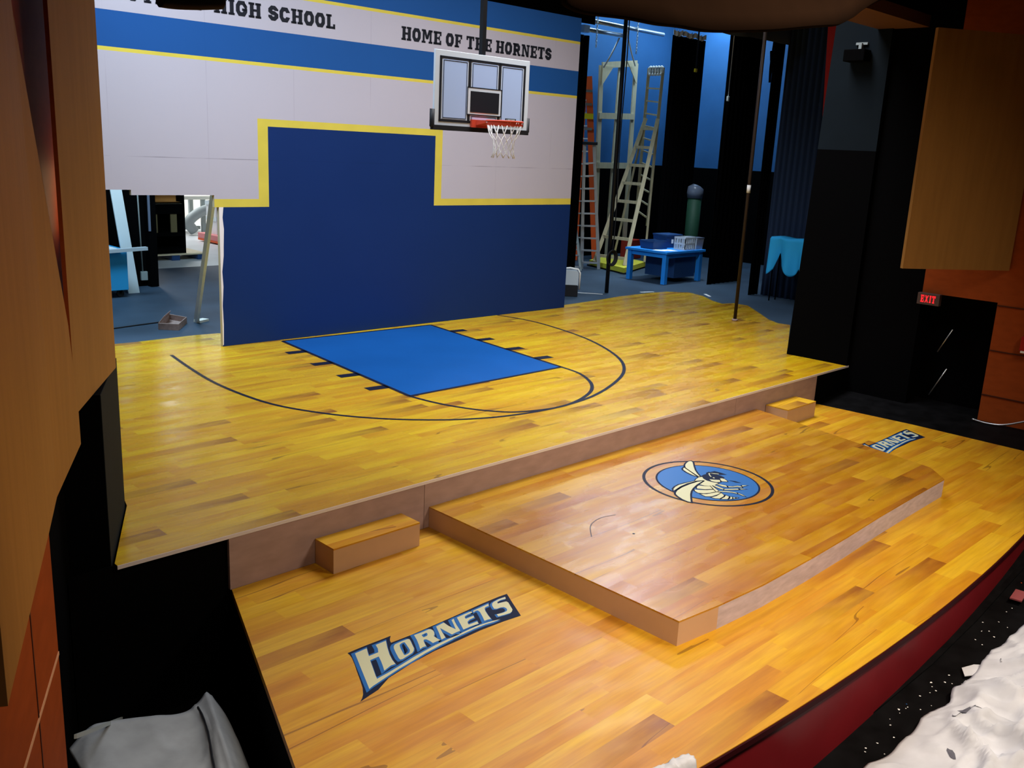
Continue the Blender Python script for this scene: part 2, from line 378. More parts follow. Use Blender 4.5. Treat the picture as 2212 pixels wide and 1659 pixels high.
def glyph(ch):
    t = 0.15
    if ch == 'H': return .88, [rc(.09, 0, .09+SW, 1), rc(.56, 0, .56+SW, 1), rc(0, 0, .41, t), rc(.47, 0, .88, t), rc(0, 1-t, .41, 1), rc(.47, 1-t, .88, 1), rc(.3, .42, .58, .58)]
    if ch == 'I': return .42, [rc(.095, 0, .095+SW, 1), rc(0, 0, .42, t), rc(0, 1-t, .42, 1)]
    if ch == 'O': return .76, thick(octa(0, .76), SW, True)
    if ch == 'C': o = octa(0, .76); return .76, thick([(.76-SW/2, .34)] + [o[2], o[1], o[0], o[7], o[6], o[5], o[4], o[3]] + [(.76-SW/2, .66)])
    if ch == 'G': o = octa(0, .78); return .78, thick([(.78-SW/2, .5)] + [o[2], o[1], o[0], o[7], o[6], o[5], o[4], o[3]] + [(.78-SW/2, .68)]) + [rc(.42, .36, .78, .52)]
    if ch == 'S':
        h = SW/2; return .72, thick([(h, .36), (h, h+.14), (h+.14, h), (.72-h-.14, h), (.72-h, h+.14), (.72-h, .40), (.72-h-.14, .5), (h+.14, .52), (h, .62), (h, 1-h-.14), (h+.14, 1-h), (.72-h-.14, 1-h), (.72-h, 1-h-.14), (.72-h, .68)])
    if ch == 'E': return .74, [rc(.08, 0, .08+SW, 1), rc(0, 0, .74, t+.02), rc(0, 1-t-.02, .74, 1), rc(.3, .43, .56, .57), rc(.48, .34, .6, .66), rc(.58, 0, .74, .33), rc(.58, .67, .74, 1)]
    if ch == 'F': return .72, [rc(.08, 0, .08+SW, 1), rc(0, 0, .44, t), rc(0, 1-t-.02, .72, 1), rc(.3, .40, .54, .54), rc(.46, .31, .58, .63), rc(.56, .66, .72, 1)]
    if ch == 'L': return .72, [rc(.08, 0, .08+SW, 1), rc(0, 0, .72, t+.02), rc(0, 1-t, .44, 1), rc(.55, 0, .72, .34)]
    if ch == 'T': return .78, [rc(.275, 0, .275+SW, 1), rc(.16, 0, .62, t), rc(0, 1-t-.02, .78, 1), rc(0, .68, .15, 1), rc(.63, .68, .78, 1)]
    if ch == 'M': return 1.0, [rc(.09, 0, .27, 1), rc(.73, 0, .91, 1), rc(0, 0, .36, t), rc(.64, 0, 1, t), rc(0, 1-t, .3, 1), rc(.7, 1-t, 1, 1), [(.15, 1), (.36, 1), (.6, .3), (.4, .3)], [(.85, 1), (.64, 1), (.4, .3), (.6, .3)]]
    if ch == 'N': return .9, [rc(.09, 0, .27, 1), rc(.63, 0, .81, 1), rc(0, 0, .36, t), rc(.54, 1-t, .9, 1), rc(0, 1-t, .27, 1), [(.12, 1), (.36, 1), (.81, 0), (.58, 0)]]
    if ch == 'A': return .92, [[(.06, 0), (.27, 0), (.56, 1), (.36, 1)], [(.65, 0), (.86, 0), (.56, 1), (.36, 1)], rc(0, 0, .36, t), rc(.56, 0, .92, t), rc(.25, .24, .67, .38)]
    if ch in 'PR':
        h = SW/2; p = thick([(.2, 1-h), (.78-h-.12, 1-h), (.78-h, 1-h-.14), (.78-h, .55), (.78-h-.12, .44), (.2, .44)]) + [rc(.08, 0, .08+SW, 1), rc(0, 0, .42, t), rc(0, 1-t, .3, 1)]
        if ch == 'R': p += [[(.58, 0), (.82, 0), (.62, .46), (.4, .46)], rc(.56, 0, .86, t)]
        return (.86 if ch == 'R' else .8), p
    if ch == 'U': h = SW/2; return .86, thick([(.09+h, 1), (.09+h, h+.18), (.09+h+.13, h), (.77-h-.13, h), (.77-h, h+.18), (.77-h, 1)]) + [rc(0, 1-t, .4, 1), rc(.46, 1-t, .86, 1)]
    if ch == 'X': return .86, [[(.04, 0), (.28, 0), (.82, 1), (.58, 1)], [(.58, 0), (.82, 0), (.28, 1), (.04, 1)]]
    return .45, []
def text_polys(txt, gap=0.13, space=0.42):
    x = 0; out = []
    for ch in txt:
        if ch == ' ': x += space; continue
        w, ps = glyph(ch); out += [[(x+px, py) for px, py in p] for p in ps]; x += w + gap
    return x - gap, out
def lettering(txt, origin, ux, uz, width, height, material, name, parent, gap=0.13, space=0.42):
    """one flat mesh per word"""
    W_, _ = text_polys(txt, gap, space); o = Vector(origin); ux = Vector(ux).normalized() * width / W_; uz = Vector(uz).normalized() * height
    x = 0
    for word in txt.split(' '):
        w, ps = text_polys(word, gap, space); mb = MB()
        for p in ps: mb.poly([o + ux*(x+a) + uz*b for a, b in p])
        mb.build(name, material, parent); x += w + gap + space

# ================================================================== SETTING
APZ = -0.4257; PLZ = -0.241; STZ = -0.2208
# black stage floor, with the pale workshop concrete behind it
struct(MB().box(2.75, 23.2, 0.035, 13.05, -0.16, -0.008).build('floor', 'deckfloor'))
struct(MB().box(1.5, 24.0, 13.05, 26.0, -0.16, -0.008).build('floor_workshop', 'shopfloor'))
# auditorium pit floor: rises gently to the right along the fascia
def pit(x): return -1.0 + 0.085 * (x - 5.0)
pf = MB()
pf.hexa([(-1.5, -9, pit(-1.5)-.3), (14.5, -9, pit(14.5)-.3), (14.5, 0.02, pit(14.5)-.3), (-1.5, 0.02, pit(-1.5)-.3), (-1.5, -9, pit(-1.5)), (14.5, -9, pit(14.5)), (14.5, 0.02, pit(14.5)), (-1.5, 0.02, pit(-1.5))])
struct(pf.build('floor_pit', 'blackfloor'))
struct(MB().box(1.9, 12.43, 0.0295, 0.0345, -1.6, -0.0085).build('wall_pit', 'black'))
# back and side walls of the stage house: blue above, black dado below
bw = MB().use('wallblue').box(12.0, 23.0, 11.0, 11.2, 2.45, 9.0); bw.use('black').box(12.0, 23.0, 10.98, 11.2, -0.01, 2.45)
struct(bw.build('wall_back'))
sw = MB().use('wallblue').box(22.7, 22.9, 1.0, 11.0, 2.45, 9.0); sw.use('black').box(22.68, 22.9, 1.0, 11.0, -0.01, 2.45)
struct(sw.build('wall_side'))
struct(MB().box(22.62, 22.70, 10.55, 10.75, 2.45, 9.0).build('trim_1', 'wallblue'))
struct(MB().box(1.5, 7.42, 11.0, 11.2, -0.01, 9.0).build('wall_upstage', 'black'))
struct(MB().box(14.2, 14.4, 11.21, 26.0, -0.01, 5.0).build('wall_workshop', 'creamwall'))
struct(MB().box(7.0, 24.0, 26.0, 26.2, -0.01, 5.0).build('wall_workshop_back', 'creamwall'))
struct(MB().box(1.6, 1.8, 3.6, 11.2, -0.01, 9.0).build('wall_stage_left', 'black'))
# right proscenium reveal and auditorium wall
ry = lambda z: 0.93 + (0.7895 - 0.93) * z / 4.4809
rvbox = lambda mb, z0, z1: mb.hexa([(12.43, 0, z0), (12.75, 0, z0), (12.75, ry(z0), z0), (12.43, ry(z0), z0), (12.43, 0, z1), (12.75, 0, z1), (12.75, ry(z1), z1), (12.43, ry(z1), z1)])
rv = MB().use('black'); rvbox(rv, -1.6, 2.93); rv.use('slate'); rvbox(rv, 2.93, 7.0)
struct(rv.build('wall_proscenium_right'))
wr = MB().use('black').box(12.5, 12.8, -0.86, -0.001, -1.6, 7.0)
wr.use('redwood').box(12.5, 12.8, -3.6, -1.80, -1.6, 7.0); wr.box(12.5, 12.8, -1.80, -0.86, 1.16, 7.0)
struct(wr.build('wall_right'))
struct(MB().box(12.9, 13.0, -2.2, -0.5, -1.6, 1.4).build('door_1', 'black'))
gr = MB()
for zz in (1.125, 0.555, -0.02): gr.box(12.488, 12.5, -3.6, -1.80, zz-.006, zz+.006)
struct(gr.build('trim_2', 'groove'))
struct(MB().box(12.47, 12.5, -3.6, -1.78, -1.2, -0.37).build('baseboard_right', mat('dark wainscot', (0.10, 0.04, 0.02), 0.5)))
# house ceiling with its brown lip, and the stage-house ceiling
struct(MB().box(-2.5, 24.0, 0.2, 26.2, 9.0, 9.1).build('ceiling', 'black'))
cl = MB().use('black').box(8.9, 18.0, -1.6, -0.42, 4.59, 4.75); cl.use(mat('ceiling lip', (0.16, 0.07, 0.03), 0.7)).box(8.9, 18.0, -1.62, -1.6, 4.56, 4.6)
struct(MB().use('black').box(8.4, 18.0, -0.40, 0.2, 4.61, 9.0).use(mat('ceiling lip paint', (0.14, 0.06, 0.028), 0.7)).box(8.4, 18.0, -0.44, 0.2, 4.47, 4.61).build('trim_3'))
# left auditorium wall: black return beside the stage, dark doorway, cherry veneer beyond
LD = Vector((0.460, 0.888, 0)); LN = Vector((0.888, -0.460, 0)); L0 = Vector((2.2, 0.04, 0)) - LN * 0.02
def lw(t, z, off=0.0): p = L0 + LD * t + LN * off; return (p.x, p.y, z)
def lslab(mb, t0, t1, z0, z1, off=0.0, th=0.15):
    return mb.hexa([lw(t0, z0, off), lw(t1, z0, off), lw(t1, z0, off-th), lw(t0, z0, off-th), lw(t0, z1, off), lw(t1, z1, off), lw(t1, z1, off-th), lw(t0, z1, off-th)])
m_ = MB().use('greyblack'); lslab(m_, 0.0, 1.04, -1.6, 1.14, 0.0, 0.004); m_.use('black'); lslab(m_, 0.002, 1.04, -1.6, 1.14, -0.005, 0.3)
struct(m_.build('wall_proscenium_left'))
m_ = MB().use('black'); lslab(m_, -2.04, 0.0, -1.6, 1.28, -0.25)
struct(m_.build('door_2'))
m_ = MB().use('redwood'); lslab(m_, -5.0, -2.04, -1.6, 1.12)
struct(m_.build('wall_left'))
m_ = MB().use('redwood'); lslab(m_, -5.0, 2.4, 1.3, 7.0, -0.22)
struct(m_.build('wall_left_upper'))
m_ = MB(); lslab(m_, -5.0, -2.045, 0.515, 0.53, 0.004, 0.01)
struct(m_.build('trim_4', 'litgroove'))
m_ = MB(); lslab(m_, -2.55, -2.54, -1.2, 1.0, 0.003, 0.01)
struct(m_.build('trim_5', 'groove'))

# ================================================================== STAGE DECK WITH THE PAINTED COURT
stage_edge = [(2.2, 0.0), (12.47, 0.0), (12.4077, 0.9116), (14.7378, 2.1582), (14.7004, 2.3786), (14.8927, 2.673), (15.3736, 3.1475), (15.9528, 3.7481), (15.9468, 4.0559), (15.6738, 4.1441), (15.8058, 4.4439), (16.1592, 4.9002), (16.3239, 5.3551), (15.9617, 5.6819), (15.4262, 5.7552), (14.5336, 5.7628), (13.5653, 5.6579), (12.6869, 5.6095), (12.5768, 5.5114), (7.5519, 5.6606), (6.2875, 6.4391), (5.9615, 6.4839), (5.5534, 6.4731), (5.1628, 6.4627), (4.8498, 6.4833), (3.3, 3.3), (2.67, 0.96), (2.2, 0.04)]
deck = thing('court_deck', (7.5, 3.0, -0.008), 'wide yellow wood-plank stage floor painted as a basketball court in front of the blue wall', 'stage floor')
MB().prism(stage_edge, -0.008, 0.0).build('plank_deck', 'stage', deck)
MB().box(2.2, 12.5, -0.004, 0.0015, -0.028, -0.001).build('deck_edge', 'rawedge', deck)
lane = [(6.7657, 5.5031), (6.3865, 2.2119), (8.9253, 2.2238), (9.3221, 5.3668)]
ln = MB(); ln.poly([(x, y, 0.0016) for x, y in lane]); lane_o = ln.build('painted_key', 'lane', deck); lane_o['label'] = 'solid blue painted key'
lb = MB()
for i in range(4): a, b = lane[i], lane[(i+1) % 4]; lb.ribbon([a, b], 0.05, 0.0024)
lb.build('key_border', 'line', deck)
for k, q in enumerate([[(6.691, 4.8548), (6.675, 4.7158), (6.4068, 4.7467), (6.4228, 4.8857)], [(6.6068, 4.1236), (6.5907, 3.9846), (6.3225, 4.0155), (6.3385, 4.1545)], [(6.5277, 3.4376), (6.5117, 3.2985), (6.2435, 3.3294), (6.2595, 3.4685)], [(6.4502, 2.765), (6.4342, 2.6259), (6.166, 2.6568), (6.182, 2.7959)], [(9.2596, 4.8714), (9.242, 4.7325), (9.5099, 4.6987), (9.5274, 4.8376)], [(9.1709, 4.1688), (9.1533, 4.0299), (9.4212, 3.9961), (9.4387, 4.135)], [(9.0829, 3.4719), (9.0653, 3.333), (9.3332, 3.2992), (9.3507, 3.4381)], [(9.0029, 2.8384), (8.9854, 2.6995), (9.2532, 2.6657), (9.2708, 2.8046)]]):
    MB().poly([(x, y, 0.0024) for x, y in q]).build('lane_mark', 'line', deck)
MB().ribbon(smooth_path([(*p, 0) for p in [(5.1576, 5.4945), (5.0303, 4.7332), (4.9376, 3.9792), (4.9327, 3.2912), (5.0129, 2.7111), (5.2386, 2.1857), (5.5238, 1.7745), (5.8662, 1.4471), (6.2654, 1.1813), (6.758, 0.9971), (7.3967, 0.919), (8.1247, 1.0058), (8.9014, 1.293), (9.4906, 1.6329), (9.9906, 2.1145), (10.4325, 2.8012), (10.7407, 3.5233), (10.9479, 4.4036), (10.9718, 4.9541), (10.8678, 5.4565)]], 8), 0.045, 0.002).build('three_point_line', 'line', deck)
MB().ribbon(smooth_path([(*p, 0) for p in [(6.3865, 2.2119), (6.4454, 1.8404), (6.5591, 1.5102), (6.7191, 1.2417), (6.9405, 1.0405), (7.3967, 0.919), (7.7957, 0.9658), (8.1856, 1.1149), (8.455, 1.2955), (8.671, 1.5333), (8.8616, 1.8692), (8.9253, 2.2238)]], 8), 0.045, 0.0022).build('free_throw_arc', 'line', deck)
# riser below the stage edge, in three sheets
for x0, x1, m, lab in ((2.99, 4.78, 'ply', 'primed plywood riser sheet under the stage edge behind the near step, white top edge'), (4.785, 9.6, 'ply', 'long primed plywood riser sheet under the stage edge behind the low platform'), (9.605, 11.60, 'ply', 'primed plywood riser sheet at the far right end, behind the far step')):
    r_ = tag(MB().box(x0, x1, 0.002, 0.029, APZ, -0.009).build('riser_sheet', m), lab, 'stage riser', 'riser sheets under the stage edge')
# apron
apron = thing('apron_deck', (7.0, -1.5, APZ - 0.1), 'lower orange wood-plank apron stage with a curved front edge and dark red fascia', 'stage floor')
af = [(1.45, -3.0815), (1.819, -3.1438), (2.188, -3.2016), (2.557, -3.2549), (2.926, -3.3037), (3.295, -3.348), (3.664, -3.3878), (4.033, -3.4232), (4.402, -3.454), (4.771, -3.4804), (5.14, -3.5022), (5.509, -3.5196), (5.878, -3.5324), (6.247, -3.5408), (6.616, -3.5447), (6.984, -3.5441), (7.353, -3.539), (7.722, -3.5294), (8.091, -3.5153), (8.46, -3.4967), (8.829, -3.4737), (9.198, -3.4461), (9.567, -3.414), (9.936, -3.3775), (10.305, -3.3365), (10.674, -3.2909), (11.043, -3.2409), (11.412, -3.1864), (11.781, -3.1274), (12.15, -3.0639)]
ap_pts = [(3.0, 0.0), (2.27, -2.01)] + af + [(11.83, -2.2), (11.655, 0.0)]
MB().prism(ap_pts, APZ - 0.05, APZ).build('plank_deck', 'apron', apron)
fs = MB(); n_ = len(af)
for i in range(n_-1):
    (xa, ya), (xb, yb) = af[i], af[i+1]
    fs.poly([(xa, ya+.012, pit(xa)), (xb, yb+.012, pit(xb)), (xb, yb+.012, APZ-.05), (xa, ya+.012, APZ-.05)])
fs.build('fascia', 'maroon', apron)['label'] = 'dark red curved fascia'
ns = MB()
for i in range(n_-1):
    (xa, ya), (xb, yb) = af[i], af[i+1]
    ns.hexa([(xa, ya-.012, APZ-.045), (xb, yb-.012, APZ-.045), (xb, yb+.02, APZ-.045), (xa, ya+.02, APZ-.045), (xa, ya-.012, APZ-.006), (xb, yb-.012, APZ-.006), (xb, yb, APZ-.006), (xa, ya, APZ-.006)])
ns.build('nosing', 'nosing', apron)
for side in (ap_pts[:3], [af[-1]] + [(11.83, -2.2), (11.655, 0.0)]):
    sk = MB()
    for i in range(len(side)-1):
        (xa, ya), (xb, yb) = side[i], side[i+1]
        sk.poly([(xa, ya, -1.6), (xb, yb, -1.6), (xb, yb, APZ-.05), (xa, ya, APZ-.05)])
    sk.build('side_skirt', 'black', apron)
# painted HORNETS word marks on the apron
LOGO = {'banner': [(3.1281, -1.2465), (3.189, -1.2443), (3.2663, -1.2442), (3.3714, -1.2475), (3.4725, -1.2494), (3.4473, -1.2737), (3.4298, -1.2965), (3.419, -1.3216), (3.5861, -1.3274), (3.7896, -1.3233), (4.0045, -1.317), (4.2336, -1.3063), (4.4172, -1.3059), (4.491, -1.3123), (4.4108, -1.4652), (4.3371, -1.6102), (4.1862, -1.5919), (3.9818, -1.5781), (3.7698, -1.5827), (3.5712, -1.5828), (3.3642, -1.6041), (3.1522, -1.6446), (3.0284, -1.7062), (2.952, -1.7211), (2.8738, -1.7384), (2.904, -1.7163), (2.9324, -1.686), (2.9691, -1.6308), (3.0042, -1.5594), (3.0449, -1.4703), (3.0859, -1.3844), (3.1159, -1.3134), (3.1268, -1.2737)], 'letters': [[(3.1616, -1.2818), (3.2554, -1.2786), (3.2354, -1.3156), (3.2099, -1.3648), (3.2827, -1.3661), (3.3085, -1.3268), (3.3242, -1.2818), (3.4075, -1.2815), (3.3646, -1.3522), (3.3222, -1.4313), (3.296, -1.4932), (3.2814, -1.5463), (3.248, -1.5419), (3.1816, -1.563), (3.2047, -1.5188), (3.2329, -1.4607), (3.2547, -1.4082), (3.1862, -1.4089), (3.145, -1.4952), (3.1062, -1.5749), (3.0927, -1.6076), (3.1914, -1.5963), (3.3113, -1.5768), (3.4064, -1.5587), (3.4989, -1.5464), (3.6239, -1.5317), (3.743, -1.528), (3.863, -1.531), (3.8302, -1.5251), (3.9077, -1.5229), (4.0015, -1.5213), (4.0861, -1.5315), (4.1394, -1.5424), (4.1916, -1.5551), (4.1281, -1.5543), (4.0597, -1.5428), (3.9546, -1.5386), (3.8605, -1.5417), (3.7682, -1.5448), (3.7557, -1.5472), (3.6311, -1.557), (3.5088, -1.5681), (3.3815, -1.5898), (3.2619, -1.6061), (3.1592, -1.6264), (3.0744, -1.6447), (3.0269, -1.6549), (2.9923, -1.6662)], [(3.4018, -1.3726), (3.4201, -1.3578), (3.4391, -1.3545), (3.4872, -1.3531), (3.5302, -1.3554), (3.5373, -1.3642), (3.5316, -1.3819), (3.507, -1.4335), (3.489, -1.4732), (3.4699, -1.4951), (3.4445, -1.5113), (3.4245, -1.5158), (3.3536, -1.5298), (3.3358, -1.5252), (3.34, -1.5027), (3.3677, -1.4359), (3.3873, -1.3931)], [(3.5937, -1.3432), (3.6567, -1.347), (3.7185, -1.3461), (3.7306, -1.3562), (3.7309, -1.3769), (3.7197, -1.4025), (3.7034, -1.4236), (3.6859, -1.4375), (3.6843, -1.4704), (3.6859, -1.5045), (3.6578, -1.5017), (3.6247, -1.5018), (3.6265, -1.4671), (3.622, -1.438), (3.6088, -1.4298), (3.5953, -1.4409), (3.5795, -1.4723), (3.5655, -1.5047), (3.543, -1.4995), (3.513, -1.507), (3.544, -1.4535), (3.5717, -1.3986)], [(3.7814, -1.3484), (3.856, -1.3417), (3.8515, -1.389), (3.8545, -1.4272), (3.859, -1.4634), (3.8891, -1.4083), (3.9196, -1.3491), (3.9445, -1.3436), (3.9235, -1.378), (3.9004, -1.4251), (3.8699, -1.4973), (3.8696, -1.4957), (3.8308, -1.4954), (3.7935, -1.4988), (3.7907, -1.4386), (3.7882, -1.3807), (3.763, -1.4329), (3.7342, -1.5008), (3.6977, -1.5042), (3.7389, -1.4301)], [(3.9723, -1.3452), (4.0445, -1.343), (4.1083, -1.3424), (4.1016, -1.362), (4.0593, -1.3615), (4.0289, -1.3674), (4.0144, -1.3801), (4.0071, -1.3987), (4.0444, -1.3989), (4.077, -1.4012), (4.0654, -1.4225), (4.0221, -1.4235), (3.9917, -1.4348), (3.977, -1.4528), (3.9707, -1.4717), (4.0102, -1.4744), (4.0448, -1.4759), (4.0289, -1.5051), (3.9601, -1.4987), (3.896, -1.4985), (3.932, -1.4274)], [(4.1233, -1.3452), (4.1978, -1.3429), (4.2789, -1.3385), (4.2583, -1.3638), (4.2288, -1.3621), (4.2097, -1.3721), (4.1898, -1.4003), (4.1596, -1.4635), (4.1421, -1.5109), (4.1152, -1.5039), (4.0878, -1.5026), (4.1239, -1.44), (4.1507, -1.3869), (4.153, -1.3635), (4.1388, -1.358), (4.1121, -1.3645)], [(4.4466, -1.3404), (4.4294, -1.3632), (4.3858, -1.354), (4.3458, -1.3608), (4.3327, -1.3796), (4.3684, -1.386), (4.4041, -1.3944), (4.4039, -1.4153), (4.3743, -1.4694), (4.3529, -1.5098), (4.3293, -1.5286), (4.3047, -1.5367), (4.255, -1.5301), (4.2054, -1.5189), (4.2174, -1.4895), (4.2698, -1.5014), (4.3034, -1.5008), (4.3209, -1.4897), (4.3327, -1.4674), (4.3303, -1.446), (4.3083, -1.4343), (4.2743, -1.4319), (4.2596, -1.4197), (4.2794, -1.3781), (4.2993, -1.3553), (4.327, -1.342), (4.3872, -1.3351)]], 'holes': [[(3.4398, -1.3854), (3.4544, -1.3756), (3.4727, -1.3716), (3.4883, -1.3747), (3.4842, -1.3923), (3.4651, -1.4477), (3.4548, -1.4743), (3.4365, -1.4939), (3.4197, -1.5011), (3.3966, -1.5029), (3.3888, -1.499), (3.3987, -1.4727), (3.4203, -1.4209)], [(3.6343, -1.3743), (3.6756, -1.3715), (3.6745, -1.385), (3.6627, -1.401), (3.6484, -1.4062), (3.625, -1.4066), (3.6279, -1.3891)]]}
def word_mark(dx, dy, lab):
    b = MB(); z = APZ
    def lay(pts, m, dz): b.use(m).poly([(x+dx, y+dy, z+dz) for x, y in pts])
    lay(LOGO['banner'], 'navy', .0008)
    for i, k in enumerate(LOGO['letters']): lay(offset_poly([(x-.012, y) for x, y in k], .014 if i < 6 else .006), 'logoblue', .0013)
    for k in LOGO['letters']: lay(k, 'cream', .0019)
    for k in LOGO['holes']: lay(k, 'logoblue', .0025); lay(offset_poly(k, -.014), 'navy', .0031)
    o = b.build('painted_word_mark', None, apron); o['label'] = lab; return o
word_mark(0, 0, 'cream HORNETS lettering on a navy banner left of the platform')
word_mark(6.98, -0.01, 'cream HORNETS lettering on a navy banner right of the platform, partly hidden')

# ================================================================== LOW PLATFORM
pl = thing('low_platform', (7.4, -1.3, APZ), 'low wood-plank platform with a round hornet emblem on the apron', 'platform')
pp = [(4.8363, -0.001), (4.844, -2.576), (5.2512, -2.6197), (5.7893, -2.6514), (6.4773, -2.6512), (7.1291, -2.6374), (7.8019, -2.6097), (8.5265, -2.5941), (9.3324, -2.582), (9.5869, -2.3435), (9.9619, -0.6156), (10.085, -0.001)]
MB().prism(pp, PLZ-.012, PLZ).build('plank_top', 'platform', pl)
def wallseg(mb, a, b, z0, z1, m, th=0.02):
    a, b = Vector((*a, 0)), Vector((*b, 0)); t = (b-a).normalized(); n = Vector((-t.y, t.x, 0)) * th
    mb.use(m).hexa([(a.x, a.y, z0), (b.x, b.y, z0), (b.x+n.x, b.y+n.y, z0), (a.x+n.x, a.y+n.y, z0), (a.x, a.y, z1), (b.x, b.y, z1), (b.x+n.x, b.y+n.y, z1), (a.x+n.x, a.y+n.y, z1)])
s_ = MB(); wallseg(s_, pp[0], pp[1], APZ, PLZ-.012, 'plytan'); s_.build('side_panel', None, pl)['label'] = 'tan left side panel'
s_ = MB(); wallseg(s_, pp[1], pp[2], APZ, PLZ-.012, 'plytan'); s_.build('front_panel', None, pl)['label'] = 'tan painted left end of the front'
s_ = MB()
for i in range(2, 8): wallseg(s_, pp[i], pp[i+1], APZ, PLZ-.012, 'plyraw')
s_.build('front_panel', None, pl)['label'] = 'unpainted pale front panel'
s_ = MB()
for i in range(8, 11): wallseg(s_, pp[i], pp[i+1], APZ, PLZ-.012, 'plytan')
s_.build('side_panel', None, pl)
